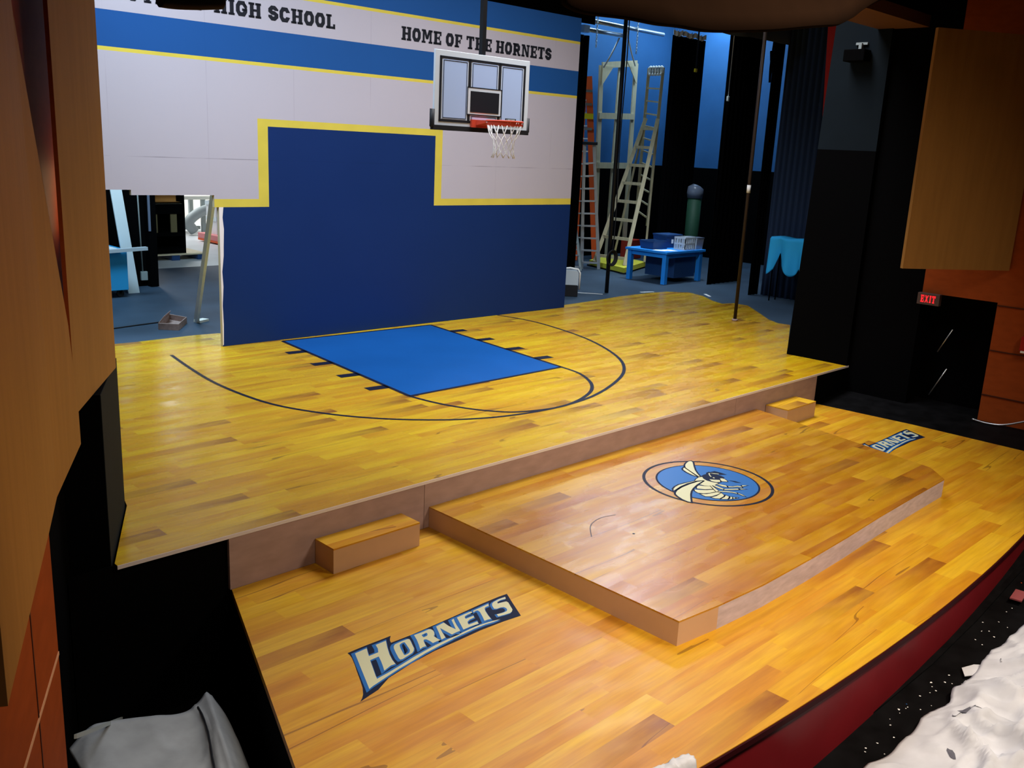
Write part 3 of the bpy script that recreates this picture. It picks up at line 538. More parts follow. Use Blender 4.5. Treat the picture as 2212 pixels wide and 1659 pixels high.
EM = {'wing': [[(7.4764, -0.7608), (7.4203, -0.8715), (7.3601, -0.9872), (7.3622, -0.9354), (7.385, -0.8568), (7.4161, -0.7953), (7.4433, -0.7729)], [(7.5502, -0.7229), (7.6122, -0.6936), (7.6759, -0.6775), (7.7028, -0.6873), (7.686, -0.7172), (7.5921, -0.7922), (7.5003, -0.8713), (7.4411, -0.9356), (7.3827, -1.0103), (7.3747, -1.0042), (7.4027, -0.9424), (7.4454, -0.8541), (7.4887, -0.7701)], [(7.2266, -1.0598), (7.1134, -1.047), (6.9934, -1.0558), (6.9033, -1.0747), (6.8527, -1.0847), (6.8916, -1.0548), (6.9501, -1.0336), (7.0234, -1.023), (7.1107, -1.0337), (7.2372, -1.0563)], [(7.2975, -1.1025), (7.168, -1.1228), (7.0529, -1.157), (6.9704, -1.1918), (6.8995, -1.2337), (6.8076, -1.2995), (6.7377, -1.3535), (6.7286, -1.331), (6.7381, -1.2664), (6.7669, -1.1947), (6.7946, -1.1526), (6.822, -1.1311), (6.8841, -1.1035), (6.9862, -1.0835), (7.1239, -1.0777), (7.2357, -1.0839)]], 'light': [[(7.2358, -1.0553), (7.2888, -1.0323), (7.3544, -1.0181), (7.3892, -1.0329), (7.3551, -1.0713), (7.3371, -1.1213), (7.3431, -1.1776), (7.3663, -1.2296), (7.2965, -1.2383), (7.2288, -1.22), (7.203, -1.189), (7.1952, -1.138), (7.2487, -1.1281), (7.32, -1.1139), (7.3135, -1.0917), (7.2713, -1.071)], [(7.0988, -1.1702), (7.1346, -1.1532), (7.1629, -1.1526), (7.1939, -1.1988), (7.2288, -1.2312), (7.1849, -1.2862), (7.121, -1.2479), (7.0786, -1.1878)], [(7.0356, -1.1876), (7.0676, -1.2286), (7.1148, -1.2705), (7.1747, -1.3003), (7.1468, -1.3442), (7.0799, -1.3303), (7.0182, -1.2988), (6.9902, -1.2557), (7.0071, -1.2146)], [(6.9821, -1.2923), (7.0286, -1.3283), (7.1052, -1.3499), (7.1519, -1.359), (7.1584, -1.391), (7.098, -1.398), (7.0121, -1.3899), (6.9671, -1.3551)], [(6.9901, -1.4045), (7.0632, -1.4136), (7.1559, -1.3998), (7.1346, -1.4423), (7.096, -1.4602), (7.0242, -1.4677), (6.9956, -1.4402)], [(7.0257, -1.4845), (7.1011, -1.4747), (7.1422, -1.4589), (7.1349, -1.4956), (7.105, -1.5094), (7.0682, -1.5206)], [(7.0768, -1.5345), (7.1126, -1.5258), (7.1449, -1.5034), (7.1487, -1.5222), (7.1102, -1.5449)], [(7.1239, -1.5503), (7.1535, -1.528), (7.1551, -1.5535)], [(7.1591, -1.5597), (7.1738, -1.5522), (7.1766, -1.5628)], [(7.3893, -1.1148), (7.4142, -1.1456), (7.4538, -1.1874), (7.4305, -1.2101), (7.4076, -1.2213), (7.3746, -1.2017), (7.362, -1.1576)], [(7.4893, -1.168), (7.5136, -1.1748), (7.5142, -1.2045), (7.4916, -1.2453), (7.4738, -1.2604), (7.4488, -1.2356), (7.4411, -1.2181)], [(7.5301, -1.0093), (7.5465, -1.0157), (7.5045, -1.0437), (7.4722, -1.0844), (7.4586, -1.0858), (7.4853, -1.047)], [(7.5508, -1.0129), (7.5721, -1.0412), (7.6001, -1.0805), (7.59, -1.0909), (7.5577, -1.0507)], [(7.4595, -1.1042), (7.4744, -1.1096), (7.4634, -1.1283), (7.4455, -1.1287)], [(7.2475, -1.2194), (7.2601, -1.2241), (7.1887, -1.3484), (7.1631, -1.3524), (7.1542, -1.3455)], [(7.2691, -1.2311), (7.2897, -1.237), (7.2741, -1.347), (7.2549, -1.3563), (7.2516, -1.3393), (7.2529, -1.2871)], [(7.3299, -1.2333), (7.3492, -1.2531), (7.3703, -1.3138), (7.3412, -1.3453), (7.3234, -1.3022)], [(7.3689, -1.3372), (7.396, -1.3678), (7.4546, -1.3883), (7.4608, -1.4226), (7.4454, -1.4401), (7.4335, -1.4016), (7.3821, -1.3767), (7.3526, -1.354)], [(7.265, -1.3593), (7.283, -1.3635), (7.3406, -1.403), (7.3869, -1.4339), (7.3707, -1.4504), (7.32, -1.4161), (7.2537, -1.3698)], [(7.182, -1.3527), (7.2256, -1.3816), (7.2568, -1.4247), (7.2778, -1.4742), (7.2777, -1.493), (7.2653, -1.4976), (7.2477, -1.4462), (7.2054, -1.3946), (7.1687, -1.3615)], [(7.2843, -1.4982), (7.2806, -1.5471), (7.2626, -1.589), (7.2639, -1.5575), (7.2731, -1.5083)], [(7.4972, -1.4063), (7.5385, -1.438), (7.477, -1.4252)], [(7.404, -1.4422), (7.4376, -1.4874), (7.3922, -1.4621)]], 'dark': [[(7.4041, -1.0266), (7.4558, -1.0186), (7.5009, -1.023), (7.5289, -1.0023), (7.558, -1.0003), (7.5516, -1.0316), (7.551, -1.0552), (7.5527, -1.0923), (7.5544, -1.1293), (7.5424, -1.1674), (7.5068, -1.1755), (7.4879, -1.1727), (7.4603, -1.1982), (7.4117, -1.2186), (7.3746, -1.2017), (7.3539, -1.1629), (7.3412, -1.1186), (7.3496, -1.0787)], [(7.5696, -1.0118), (7.6253, -1.0223), (7.6335, -1.0709), (7.6331, -1.1181), (7.5962, -1.0952), (7.5843, -1.0494)], [(7.5069, -1.2487), (7.5397, -1.3092), (7.5643, -1.3582), (7.5325, -1.3137)]]}
e_ = MB(); ez = PLZ
def elay(pts, m, dz): e_.use(m).poly([(x, y, ez+dz) for x, y in pts])
ECX, ECY = (7.3096, -1.1462)
ring = lambda r, n=72: [(ECX + r*math.cos(2*math.pi*i/n), ECY + r*math.sin(2*math.pi*i/n)) for i in range(n)]
ro, ri = ring(0.616), ring(0.616-.03)
e_.use('line')
for i in range(72): j = (i+1) % 72; e_.poly([(*ro[i], ez+.001), (*ro[j], ez+.001), (*ri[j], ez+.001), (*ri[i], ez+.001)])
elay(ring(0.4891), 'navy', .0012); elay(ring(0.4891-.018), 'disc', .0018)
for k in EM['dark']: elay(offset_poly(k, .016), 'navy', .0024)
for k in EM['light']: elay(offset_poly(k, .011), 'navy', .0026)
for k in EM['wing']: elay(offset_poly(k, .018), 'navy', .0026)
for k in EM['dark']: elay(k, 'navy', .0030)
for k in EM['wing'] + EM['light']: elay(k, 'cream', .0036)
e_.build('painted_emblem', None, pl)['label'] = 'blue disc with a cream hornet inside a dark ring'
# faint pencilled circle on the platform
MB().ribbon(smooth_path([(*p, 0) for p in [(5.4461, -1.2963), (5.5817, -1.1652), (5.6934, -1.1048), (5.8273, -1.083), (5.9702, -1.1175)]], 6), 0.008, PLZ+.001).build('pencil_arc', 'stain', pl)

MB().tube([(*(5.7685, -1.4704), PLZ), (*(5.7685, -1.4704), PLZ+.001)], .012, 8).build('centre_dot', 'ink', pl)
# ================================================================== STEPS
def step(x0, x1, y0, lab):
    t = thing('step_box', ((x0+x1)/2, y0/2, APZ+.0005), lab, 'step', 'wooden step boxes against the stage edge')
    MB().box(x0, x1, y0, -0.006, APZ+.0005, STZ-.012).build('box_body', 'plytan', t)
    MB().box(x0, x1, y0-.001, -0.006, STZ-.012, STZ).build('plank_tread', 'apron', t)
    return t
step(3.70, 4.53, -0.25, 'low wooden step box against the riser, nearer one, left of the platform')
step(10.31, 11.02, -0.31, 'low wooden step box against the riser, farther one, right of the platform')

# ================================================================== PAINTED GYM WALL FLAT
WX0, WY0 = 5.938, 5.609
def wp(x, z, off=0.0): return (x - 0.0297*off, WY0 - 0.0297*(x - WX0) - off, z)
gw = thing('gym_wall_flat', wp(9.0, 0), 'tall painted scenic wall with blue, cream and yellow gym bands standing on the stage', 'scenic wall')
rects = [(3.9, 12.49, 4.531, 4.904, 'litblue'), (3.9, 12.49, 4.49, 4.531, 'yellow'), (3.9, 12.49, 4.059, 4.49, 'white'), (3.9, 12.49, 3.66, 4.059, 'litblue'), (3.9, 12.49, 3.617, 3.66, 'yellow'),
 (3.9, 12.49, 2.964, 3.617, 'white'), (3.9, 4.815, 2.048, 2.964, 'white'), (4.815, 5.87, 1.985, 2.964, 'white'), (5.87, 6.496, 1.936, 2.964, 'white'), (9.58, 12.49, 1.936, 2.964, 'white'),
 (6.496, 6.644, 1.936, 2.964, 'yellow'), (9.443, 9.58, 1.936, 2.964, 'yellow'), (6.644, 9.443, 2.87, 2.964, 'yellow'), (6.644, 9.443, 1.833, 2.87, 'blue'),
 (5.87, 6.644, 1.833, 1.936, 'yellow'), (9.443, 12.49, 1.833, 1.936, 'yellow'), (5.93, 12.49, 0.003, 1.833, 'blue')]
g = MB()
for x0, x1, z0, z1, m in rects: g.use(m).poly([wp(x0, z0), wp(x1, z0), wp(x1, z1), wp(x0, z1)])
g.use('lumber')
outline = [(3.9, 4.904), (3.9, 2.048), (4.815, 2.048), (4.815, 1.985), (5.87, 1.985), (5.87, 1.833), (5.93, 1.833), (5.93, 0.003), (12.49, 0.003), (12.49, 4.904)]
g.face(g.vs([wp(x, z, -0.06) for x, z in outline]))
for i in range(len(outline)):
    a, b = outline[i], outline[(i+1) % len(outline)]; g.poly([wp(*a), wp(*b), wp(*b, -0.06), wp(*a, -0.06)])
g.build('painted_panel', None, gw)
raw = MB(); zs = [0.02, .3, .55, .8, 1.0, 1.2, 1.35, 1.55, 1.7, 1.833]; jag = [.012, .02, .012, .03, .02, .045, .05, .06, .045, .06]
for i in range(9): raw.poly([wp(5.93, zs[i], .001), wp(5.93+jag[i], zs[i], .001), wp(5.93+jag[i+1], zs[i+1], .001), wp(5.93, zs[i+1], .001)])
raw.build('bare_edge', 'rawedge', gw)['label'] = 'unpainted ragged left edge'
ux = (1, -0.0297, 0)
lettering('HOME OF THE HORNETS', wp(8.775, 4.172, .002), ux, (0, 0, 1), 3.045, 0.185, 'ink', 'lettering', gw, .09, .34)
lettering('HIGH SCHOOL', wp(5.94, 4.187, .002), ux, (0, 0, 1), 1.733, 0.18, 'ink', 'lettering', gw, .09, .42)
lettering('PUTNAM', wp(4.70, 4.187, .002), ux, (0, 0, 1), 1.08, 0.18, 'ink', 'lettering', gw, .09, .42)

# ================================================================== BASKETBALL HOOP
BY = 2.55
def bp(x, z, off=0.0): return (x - 0.0297*off, BY - 0.0297*(x - 7.66) - off, z)
bl = thing('basketball_hoop', bp(7.66, 2.92), 'basketball backboard with red rim and white net hung from a black pole before the wall', 'basketball hoop')
def brect(mb, x0, x1, z0, z1, o0, o1):
    return mb.hexa([bp(x0, z0, o1), bp(x1, z0, o1), bp(x1, z0, o0), bp(x0, z0, o0), bp(x0, z1, o1), bp(x1, z1, o1), bp(x1, z1, o0), bp(x0, z1, o0)])
bx0, bx1, bz0, bz1 = (6.939, 8.372, 2.951, 3.757)
bW, bH = bx1-bx0, bz1-bz0
U = lambda u: bx0 + bW*u
Vv = lambda v: bz0 + bH*v
brect(MB(), bx0, bx1, bz0, bz1, -.03, 0).build('board_frame', 'bframe', bl, bevel=.004)
def frame_lines(mb, u0, u1, v0, v1, w, o, m):   # a thin rectangle outline
    mb.use(m)
    for (a, b, c, d) in ((u0, u1, v0, v0+w*1.6), (u0, u1, v1-w*1.6, v1), (u0, u0+w, v0, v1), (u1-w, u1, v0, v1)): brect(mb, U(a), U(b), Vv(c), Vv(d), 0, o)
bs = MB(); frame_lines(bs, .045, .955, .06, .925, .02, .004, 'ink')
bs.use('ink'); brect(bs, U(.335), U(.36), Vv(.06), Vv(.925), 0, .004); brect(bs, U(.655), U(.68), Vv(.06), Vv(.925), 0, .004)
bs.build('black_border', None, bl)
for u0, u1, v0, v1 in ((.075, .325, .10, .885), (.37, .645, .52, .885), (.69, .925, .10, .885), (.37, .645, .095, .17)):
    w = MB(); brect(w, U(u0), U(u1), Vv(v0), Vv(v1), 0, .003); ob = w.build('acrylic_pane', 'acrylic', bl)
    w2 = MB(); frame_lines(w2, u0+.006, u1-.006, v0+.01, v1-.01, .005, .0045, 'ink'); w2.build('pane_outline', None, ob)
sq = MB(); brect(sq, U(.325), U(.695), Vv(.175), Vv(.555), 0, .006); so = sq.build('target_square', 'bframe', bl)
sq = MB(); frame_lines(sq, .325, .695, .175, .555, .008, .0075, 'ink'); sq.build('square_outline', None, so)
sq = MB(); brect(sq, U(.36), U(.665), Vv(.215), Vv(.50), 0, .009); sq.build('dark_window', 'ink', so)['label'] = 'black opening in the middle of the target square'
pd = MB()
pd.tube([bp(bx0-.015, bz0+.22*bH, -.015), bp(bx0-.015, bz0-.005, -.015), bp(bx0-.0, bz0-.018, -.015)], .028, 8)
pd.tube([bp(bx1+.015, bz0+.19*bH, -.015), bp(bx1+.015, bz0-.005, -.015), bp(bx1-.0, bz0-.018, -.015)], .028, 8)
brect(pd, bx0-.015, bx1+.015, bz0-.045, bz0+.008, -.045, .014)
pd.build('edge_pad', 'pad', bl)
st_ = MB(); brect(st_, U(.745), U(.865), Vv(.12), Vv(.165), 0, .005); so_ = st_.build('maker_plate', 'ink', bl)
lettering('LIFETIME', bp(U(.757), Vv(.128), .0056), (1, -.0297, 0), (0, 0, 1), bW*.096, bH*.03, 'bframe', 'plate_lettering', so_)
RC = Vector((7.6273, 2.155, 3.0308)); RR = 0.205
br = MB(); brect(br, RC.x-.16, RC.x+.10, RC.z-.075, RC.z+.012, 0, .035); br.use('rim')
br.hexa([bp(RC.x-.10, RC.z-.05, .03), bp(RC.x+.08, RC.z-.05, .03), (RC.x+.06, RC.y+RR, RC.z-.01), (RC.x-.06, RC.y+RR, RC.z-.01), bp(RC.x-.10, RC.z+.01, .03), bp(RC.x+.08, RC.z+.01, .03), (RC.x+.06, RC.y+RR, RC.z+.01), (RC.x-.06, RC.y+RR, RC.z+.01)])
br.mats = ['rim']; br.mi = [0]*len(br.f)
rim_b = br.build('rim_bracket', None, bl)
circ = lambda r, z, n=36, ph=0: [(RC.x + r*math.cos(2*math.pi*i/n+ph), RC.y + r*math.sin(2*math.pi*i/n+ph), RC.z + z) for i in range(n)]
MB().tube(circ(RR, 0), .011, 8, True).build('rim_ring', 'rim', bl)
rg = MB(); rg.grid(lambda a, b: (RC.x + (RR+.002)*math.cos(2*math.pi*a), RC.y + (RR+.002)*math.sin(2*math.pi*a), RC.z - .045*b), 36, 1)
rg.build('rim_skirt', 'rim', bl)
nt_ = MB(); lev = [(0, RR), (-.13, .165), (-.20, .125), (-.27, .112), (-.33, .118), (-.385, .135)]
for i in range(12):
    for sgn in (1, -1):
        pts = []
        for k, (zz, rr) in enumerate(lev):
            a = 2*math.pi*(i + sgn*(.5*(k % 2) if k else 0.12))/12; wob = .006*math.sin(i*5.1+k*2.3)
            pts.append((RC.x + (rr+wob)*math.cos(a), RC.y + (rr+wob)*math.sin(a), RC.z + zz - .01 + wob))
        nt_.tube(pts, .0042, 5)
nt_.build('net', 'net', bl)
hp_ = MB(); hp_.box(7.663-.028, 7.663+.028, BY+.03, BY+.086, bz1-.45, 6.5); hp_.build('hanging_pole', 'blackpipe', bl)

# ================================================================== BORDER DRAPE AND RIGHT-SIDE THINGS
def cloth_sheet(name, fn, nu, nv, material, parent=None, th=0.004):
    mb = MB(); mb.grid(fn, nu, nv); o = mb.build(name, material, parent)
    md = o.modifiers.new('solid', 'SOLIDIFY'); md.thickness = th; return o
bd = [(1.9552, -3.9, 3.1518), (2.0226, -3.9, 3.1306), (2.1615, -3.9, 3.1255), (2.3549, -3.9, 3.1303), (2.5436, -3.9, 3.1367), (2.8026, -3.9, 3.1623), (3.0927, -3.9, 3.1986), (3.4177, -3.9, 3.2539), (3.5944, -3.9, 3.2915), (3.7157, -3.9, 3.3486), (3.8014, -3.9, 3.4025)]
bpath = smooth_path(bd, 8)
def drape_fn(a, b):
    i = a*(len(bpath)-1); k = min(int(i), len(bpath)-2); p = bpath[k].lerp(bpath[k+1], i-k)
    sag = .03*math.sin(a*17) + .02*noise.noise((a*6, b*3, 1))
    return (p.x, p.y + sag + .12*math.sin(b*2.6), p.z + b*.7 + (.012*noise.noise((a*9, 0, 2)) if b == 0 else 0))
tag(cloth_sheet('border_drape', drape_fn, 60, 14, 'browncloth', th=.02), 'dark brown cloth border hanging across the top right of the view', 'drape')
tb = MB(); tb.tube(smooth_path([(0.6962, -4.2, 2.9546), (0.7224, -4.2, 2.9548), (0.7612, -4.2, 2.9587), (0.7982, -4.2, 2.9644)], 5), .017, 10)
tag(tb.build('brown_batten', mat('brown wrapped batten', (0.10, 0.07, 0.045), .8)), 'small brown wrapped batten at the top edge over the wall lettering', 'batten')

# tan acoustic panels in the auditorium
A0, A1 = Vector((1.901, -0.313, 1.15)), Vector((2.53, 0.66, 1.15))
an = Vector((-.839, .545, 0)); pa = MB()
levels = [(1.15, .105), (1.42, .055), (1.70, .022), (5.2, .022)]
rings = []
for z, th in levels:
    rings.append(pa.vs([(A0.x, A0.y, z), (A1.x, A1.y, z), (A1.x+an.x*.03, A1.y+an.y*.03, z), (A0.x+an.x*th, A0.y+an.y*th, z)]))
pa.use('tanpanel')
for q, r_ in zip(rings, rings[1:]): pa.face([q[0], q[1], r_[1], r_[0]]); pa.face([q[1], q[2], r_[2], r_[1]]); pa.face([q[2], q[3], r_[3], r_[2]])
pa.use('redwood')
for q, r_ in zip(rings, rings[1:]): pa.face([q[3], q[0], r_[0], r_[3]])
pa.face(rings[0][::-1]); pa.face(rings[-1])
tag(pa.build('acoustic_panel'), 'tan veneer acoustic panel hanging on the left wall right beside the painted gym wall', 'acoustic panel', 'tan acoustic panels')
bq = [(1.71, -.89), (1.35, -1.57), (1.18, -1.96), (.68, -3.09)]
pb = MB().use('tanpanel'); out = []
bn = Vector((-.884, .468, 0)) * .03
er = [(1.16, 0.0), (1.33, -.004), (1.81, -.136), (3.18, -.917), (5.0, -1.9)]   # right edge leans back towards the audience with height
for z, dt in er:
    e0 = Vector((1.71, -.89, z)) + Vector((.468, .884, 0)) * dt
    row = [e0] + [Vector((x, y, z)) + Vector((.468, .884, 0)) * min(0, dt + .78) * (1 if i == 0 else .5 if i == 1 else 0) for i, (x, y) in enumerate(bq[1:])]
    out.append((pb.vs(row), pb.vs([p + bn for p in row])))
for (f0, b0), (f1, b1) in zip(out, out[1:]):
    for i in range(3): pb.face([f0[i+1], f0[i], f1[i], f1[i+1]]); pb.face([b0[i], b0[i+1], b1[i+1], b1[i]])
    pb.face([f0[0], b0[0], b1[0], f1[0]]); pb.face([b0[3], f0[3], f1[3], b1[3]])
for i in range(3): pb.face([out[0][0][i], out[0][0][i+1], out[0][1][i+1], out[0][1][i]]); pb.face([out[-1][0][i+1], out[-1][0][i], out[-1][1][i], out[-1][1][i+1]])
tag(pb.build('acoustic_panel'), 'large curved tan acoustic panel at the far left edge, nearest the camera', 'acoustic panel', 'tan acoustic panels')
rp = [(11.2211, -1.0817), (12.4667, -1.8764), 1.57, 4.287]
r0, r1 = Vector((*rp[0], rp[2])), Vector((*rp[1], rp[2])); rn = (r1-r0).cross(Vector((0, 0, 1))).normalized() * -.05
MBr = MB().hexa([r0, r1, r1+rn, r0+rn] + [p + Vector((0, 0, rp[3]-rp[2])) for p in (r0, r1, r1+rn, r0+rn)])
tag(MBr.build('acoustic_panel', 'tanpanel'), 'tan acoustic panel hanging at the upper right above the exit sign', 'acoustic panel', 'tan acoustic panels')
# exit sign, alarm, rails
ex = thing('exit_sign', (12.46, -.98, 1.0), 'small red lit EXIT sign over the dark right doorway', 'exit sign')
MB().box(12.41, 12.485, -1.125, -.84, 1.015, 1.165).build('sign_case', 'signbox', ex, bevel=.004)
lettering('EXIT', (12.408, -.885, 1.045), (0, -1, 0), (0, 0, 1), .19, .095, 'exitred', 'lit_lettering', ex, .14)
al = thing('fire_alarm', (12.45, -2.2, .6), 'red fire alarm box on the cherry wall at the right edge', 'fire alarm')
MB().box(12.42, 12.498, -2.32, -2.16, .62, .80).build('alarm_case', 'signred', al, bevel=.008); MB().box(12.41, 12.425, -2.30, -2.18, .60, .625).build('alarm_plate', 'paper', al)
hr = MB(); hr.tube(smooth_path([(12.4, -1.77, -0.3442), (12.4, -1.9423, -0.3578), (12.4, -2.1382, -0.3341), (12.4, -2.3702, -0.235), (12.4, -2.6011, -0.114)], 5), .012, 8)
tag(hr.build('handrail', 'steel'), 'thin pale handrail along the dark wainscot at the right edge', 'handrail')
for a, b, lab in (((12.7, -1.1, 0.3765), (12.7, -1.2474, 0.7035), 'upper slanting grey stair rail inside the dark right doorway'), ((12.7, -1.0764, -0.2243), (12.7, -1.2535, 0.1721), 'lower slanting stair rail inside the dark right doorway, fainter')):
    rr_ = MB(); rr_.tube([a, b], .008, 8); tag(rr_.build('stair_rail', 'steel'), lab, 'rail', 'stair rails in the right doorway')
sp_ = thing('wall_speaker', (12.33, .38, 4.05), 'small black loudspeaker bracketed high on the slate wall at upper right', 'speaker')
MB().rbox((12.32, .385, 4.06), (.2, .29, .15)).build('speaker_box', 'black', sp_, bevel=.01)
sb = MB(); sb.box(12.36, 12.43, .36, .40, 4.21, 4.30); sb.box(12.40, 12.429, .30, .46, 4.28, 4.31); sb.build('bracket', 'greymetal', sp_)

# ================================================================== WINGS: DRAPES, LEGS, HANGING THINGS
def curtain(name, p0, p1, z0, z1, folds, amp, material, label, cat, group=None, heading=None):
    p0, p1 = Vector((*p0, 0)), Vector((*p1, 0)); t = p1 - p0; n = Vector((-t.y, t.x, 0)).normalized()
    def fn(a, b): q = p0 + t*a + n*(amp*math.sin(a*folds*2*math.pi + .6*math.sin(a*5))*(0.55+.45*b)); return (q.x, q.y, z0 + (z1-z0)*b)
    if heading:
        root = thing(name, ((p0+p1)/2).to_tuple()[:2] + (z0,), label, cat, group)
        cloth_sheet('cloth', lambda a, b: fn(a, 1-b), int(folds*8), 6, material, root, .012)
        hz = MB(); hz.grid(lambda a, b: (lambda q: (q[0], q[1]-.02, z1 + b*heading + .02*math.sin(a*60)))(fn(a, 1)), int(folds*10), 1); hz.build('tie_heading', 'rope', root); return root
    return tag(cloth_sheet(name, lambda a, b: fn(a, 1-b), int(folds*8), 6, material, None, .012), label, cat, group)
G = 'black masking legs in the right wing'
curtain('leg_curtain', (18.45, 7.9), (19.72, 7.9), 0.0, 5.42, 7, .035, 'velour', 'black leg curtain with a pale tied heading, behind the blue work table', 'curtain', G, .11)
curtain('leg_curtain', (17.75, 5.9), (18.98, 5.9), 0.0, 7.0, 7, .035, 'velour', 'wide black leg curtain between the two lit strips of blue wall', 'curtain', G)
curtain('leg_curtain', (17.22, 4.52), (17.56, 4.52), 0.0, 7.0, 3, .03, 'velour', 'narrow black leg curtain just left of the folded navy drape', 'curtain', G)
curtain('navy_drape', (17.55, 4.421), (17.55, 3.288), 0.0, 6.5, 9, .06, 'bluevelour', 'folded dark navy drape hanging beside the red strip in the right wing', 'curtain')
rd = MB(); q4 = [(17.44, 3.582, 5.4838), (17.44, 3.4475, 3.5171), (17.44, 3.0798, 3.2059), (17.44, 3.0304, 5.4508)]
ra = rd.vs(q4); rb = rd.vs([(x+.02, y, z) for x, y, z in q4]); rd.face(ra); rd.face(rb[::-1])
for i in range(4): rd.face([ra[i], rb[i], rb[(i+1) % 4], ra[(i+1) % 4]])
tag(rd.build('red_drape', 'redcloth'), 'thin tapering red drape edge showing beside the slate proscenium wall', 'curtain')
curtain('leg_curtain', (14.164, 6.95), (14.449, 6.95), 0.0, 4.913, 2, .02, 'velour', 'narrow black leg curtain directly behind the right edge of the gym wall', 'curtain', G)
cloth_b = [(14.3414, 4.0, 4.8841), (15.0044, 4.0, 4.8375), (15.7656, 4.0, 4.8896), (16.799, 4.0, 4.8697)]
cpth = smooth_path(cloth_b, 6)
def cb_fn(a, b):
    i = a*(len(cpth)-1); k = min(int(i), len(cpth)-2); p = cpth[k].lerp(cpth[k+1], i-k); return (p.x, p.y + .05*math.sin(a*11), p.z + b*1.2)
tag(cloth_sheet('overhead_border', cb_fn, 30, 6, mat('slate border cloth', (.035, .045, .07), .9), None, .015), 'slate grey cloth border hanging at the top above the second lit strip', 'drape')
curtain('black_border', (8.0, 6.35), (13.901, 6.35), 5.015, 8.0, 12, .02, 'velour', 'black cloth border hanging above the top edge of the gym wall', 'drape')
# rope pulls and hanging cables
def hang(name, px_top, px_bot, r, m, label, cat, tagm, size):
    t = thing(name, px_bot, label, cat)
    q = MB(); tp = Vector(px_bot) + (Vector(px_top)-Vector(px_bot))*((9.0-px_bot[2])/(px_top[2]-px_bot[2])); q.tube([(px_bot[0], px_bot[1], 9.0), px_bot], r, 6); q.build('cord', m, t)
    q = MB(); q.rbox((px_bot[0], px_bot[1], px_bot[2]-size[2]), size); q.build('tag' if size[0] < .2 else 'weight', tagm, t, bevel=.01); return t
hang('rope_pull', (18.7612, 7.4, 5.5814), (18.7422, 7.4, 4.7014), .02, 'blackpipe', 'dark rope pull with a yellow tag hanging in front of the first black leg', 'rope', 'label', (.09, .04, .08))
hang('cord_weight', (17.3885, 5.6, 4.2954), (17.4102, 5.6, 3.9943), .008, 'steel', 'small weight on a pale cord beside the wide black leg', 'weight', 'greymetal', (.05, .05, .1))
cbm = MB()
for k in range(5):
    cbm.tube(smooth_path([Vector(p) + (Vector((0, 0, 9-p[2])) if i == 0 else Vector((0,0,0))) + Vector((.03*math.sin(k*2.1+i), .03*k, 0)) for i, p in enumerate([(16.9978, 4.3, 4.9525)] + [(16.9978, 4.3, 4.9525), (16.9466, 4.3, 4.7953), (16.9917, 4.3, 4.6726), (16.9706, 4.3, 4.4578), (16.9721, 4.3, 4.2182)])], 4), .022, 6)
tag(cbm.build('cable_bundle', 'velour'), 'black bundle of cables hanging below the slate border in the right wing', 'cable')
# standing poles
bpx, bpy_ = (14.1926, 2.9277)
bo = thing('boom_pole', (bpx, bpy_, 0.0), 'thin brown-black pole standing on the court floor near the blue cloth, white tape on it', 'pole')
MB().tube([(bpx, bpy_, 0.0), (bpx, bpy_, 6.2)], .03, 10).build('pole', 'brownpipe', bo)
tz = 2.257
MB().tube([(bpx, bpy_, tz-.06), (bpx, bpy_, tz+.07)], .033, 10).build('tape_band', 'whitetape', bo)
MB().tube([(bpx, bpy_, 0), (bpx, bpy_, .035)], .05, 10).build('foot', 'tray', bo)
bpx, bpy_ = (14.6585, 6.2233)
bo = thing('boom_pole', (bpx, bpy_, 0.0), 'tall black pole with a coil of cable, standing before the ladders', 'pole')
MB().tube([(bpx, bpy_, 0.0), (bpx, bpy_, 6.2)], .04, 10).build('pole', 'blackpipe', bo)
cz = 0.711
co = MB()
for k in range(5): co.tube([(bpx - .05 + .12*math.cos(a)*(1+.07*k) + .03, bpy_ - .06 - .012*k, cz + .125*math.sin(a)*(1+.06*k)) for a in [2*math.pi*i/24 for i in range(24)]], .012, 6, True)
co.tube(smooth_path([(bpx+.04, bpy_-.05, cz+.1), (bpx+.05, bpy_-.06, 1.6), (bpx+.02, bpy_-.05, 3.0), (bpx+.05, bpy_-.05, 4.5), (bpx+.03, bpy_-.04, 6.0)], 6), .012, 6)
co.build('cable_coil', 'pad', bo)

# ladders --------------------------------------------------------------
def rails(t, ends, w, d, material, name='rail'):
    for p, q in ends: b = MB(); b.bar(p, q, w, d, (0.7, 0.7, 0)); b.build(name, material, t)
def rungs(t, l0, l1, r0, r1, fr, size, material, name='rung'):
    for k in fr:
        b = MB(); b.bar(Vector(l0).lerp(Vector(l1), k), Vector(r0).lerp(Vector(r1), k), size[0], size[1]); b.build(name, material, t)
# aluminium step ladder
al_ = [(17.2001, 9.1258, 0.0), (17.4639, 8.8015, 0.0), (17.1302, 9.2078, 2.9042), (17.2689, 9.0436, 2.9352)]
t = thing('step_ladder', (*((Vector(al_[0])+Vector(al_[1]))/2).to_tuple()[:2], 0.0), 'grey aluminium step ladder standing in front of the orange ladder', 'ladder')
rails(t, [(al_[0], al_[2]), (al_[1], al_[3])], .07, .05, 'alu')
rungs(t, al_[0], al_[2], al_[1], al_[3], [.05+.1*k for k in range(9)], (.09, .035), 'alu', 'step')
back = Vector((.2, .13, 0)); rails(t, [(Vector(al_[0])+back, al_[2]), (Vector(al_[1])+back, al_[3])], .04, .03, 'alu', 'rear_leg')
cp = (Vector(al_[2])+Vector(al_[3]))/2; MB().rbox((cp.x, cp.y, cp.z-.02), (.34, .34, .07), -.7).build('top_cap', 'pad', t, bevel=.01)
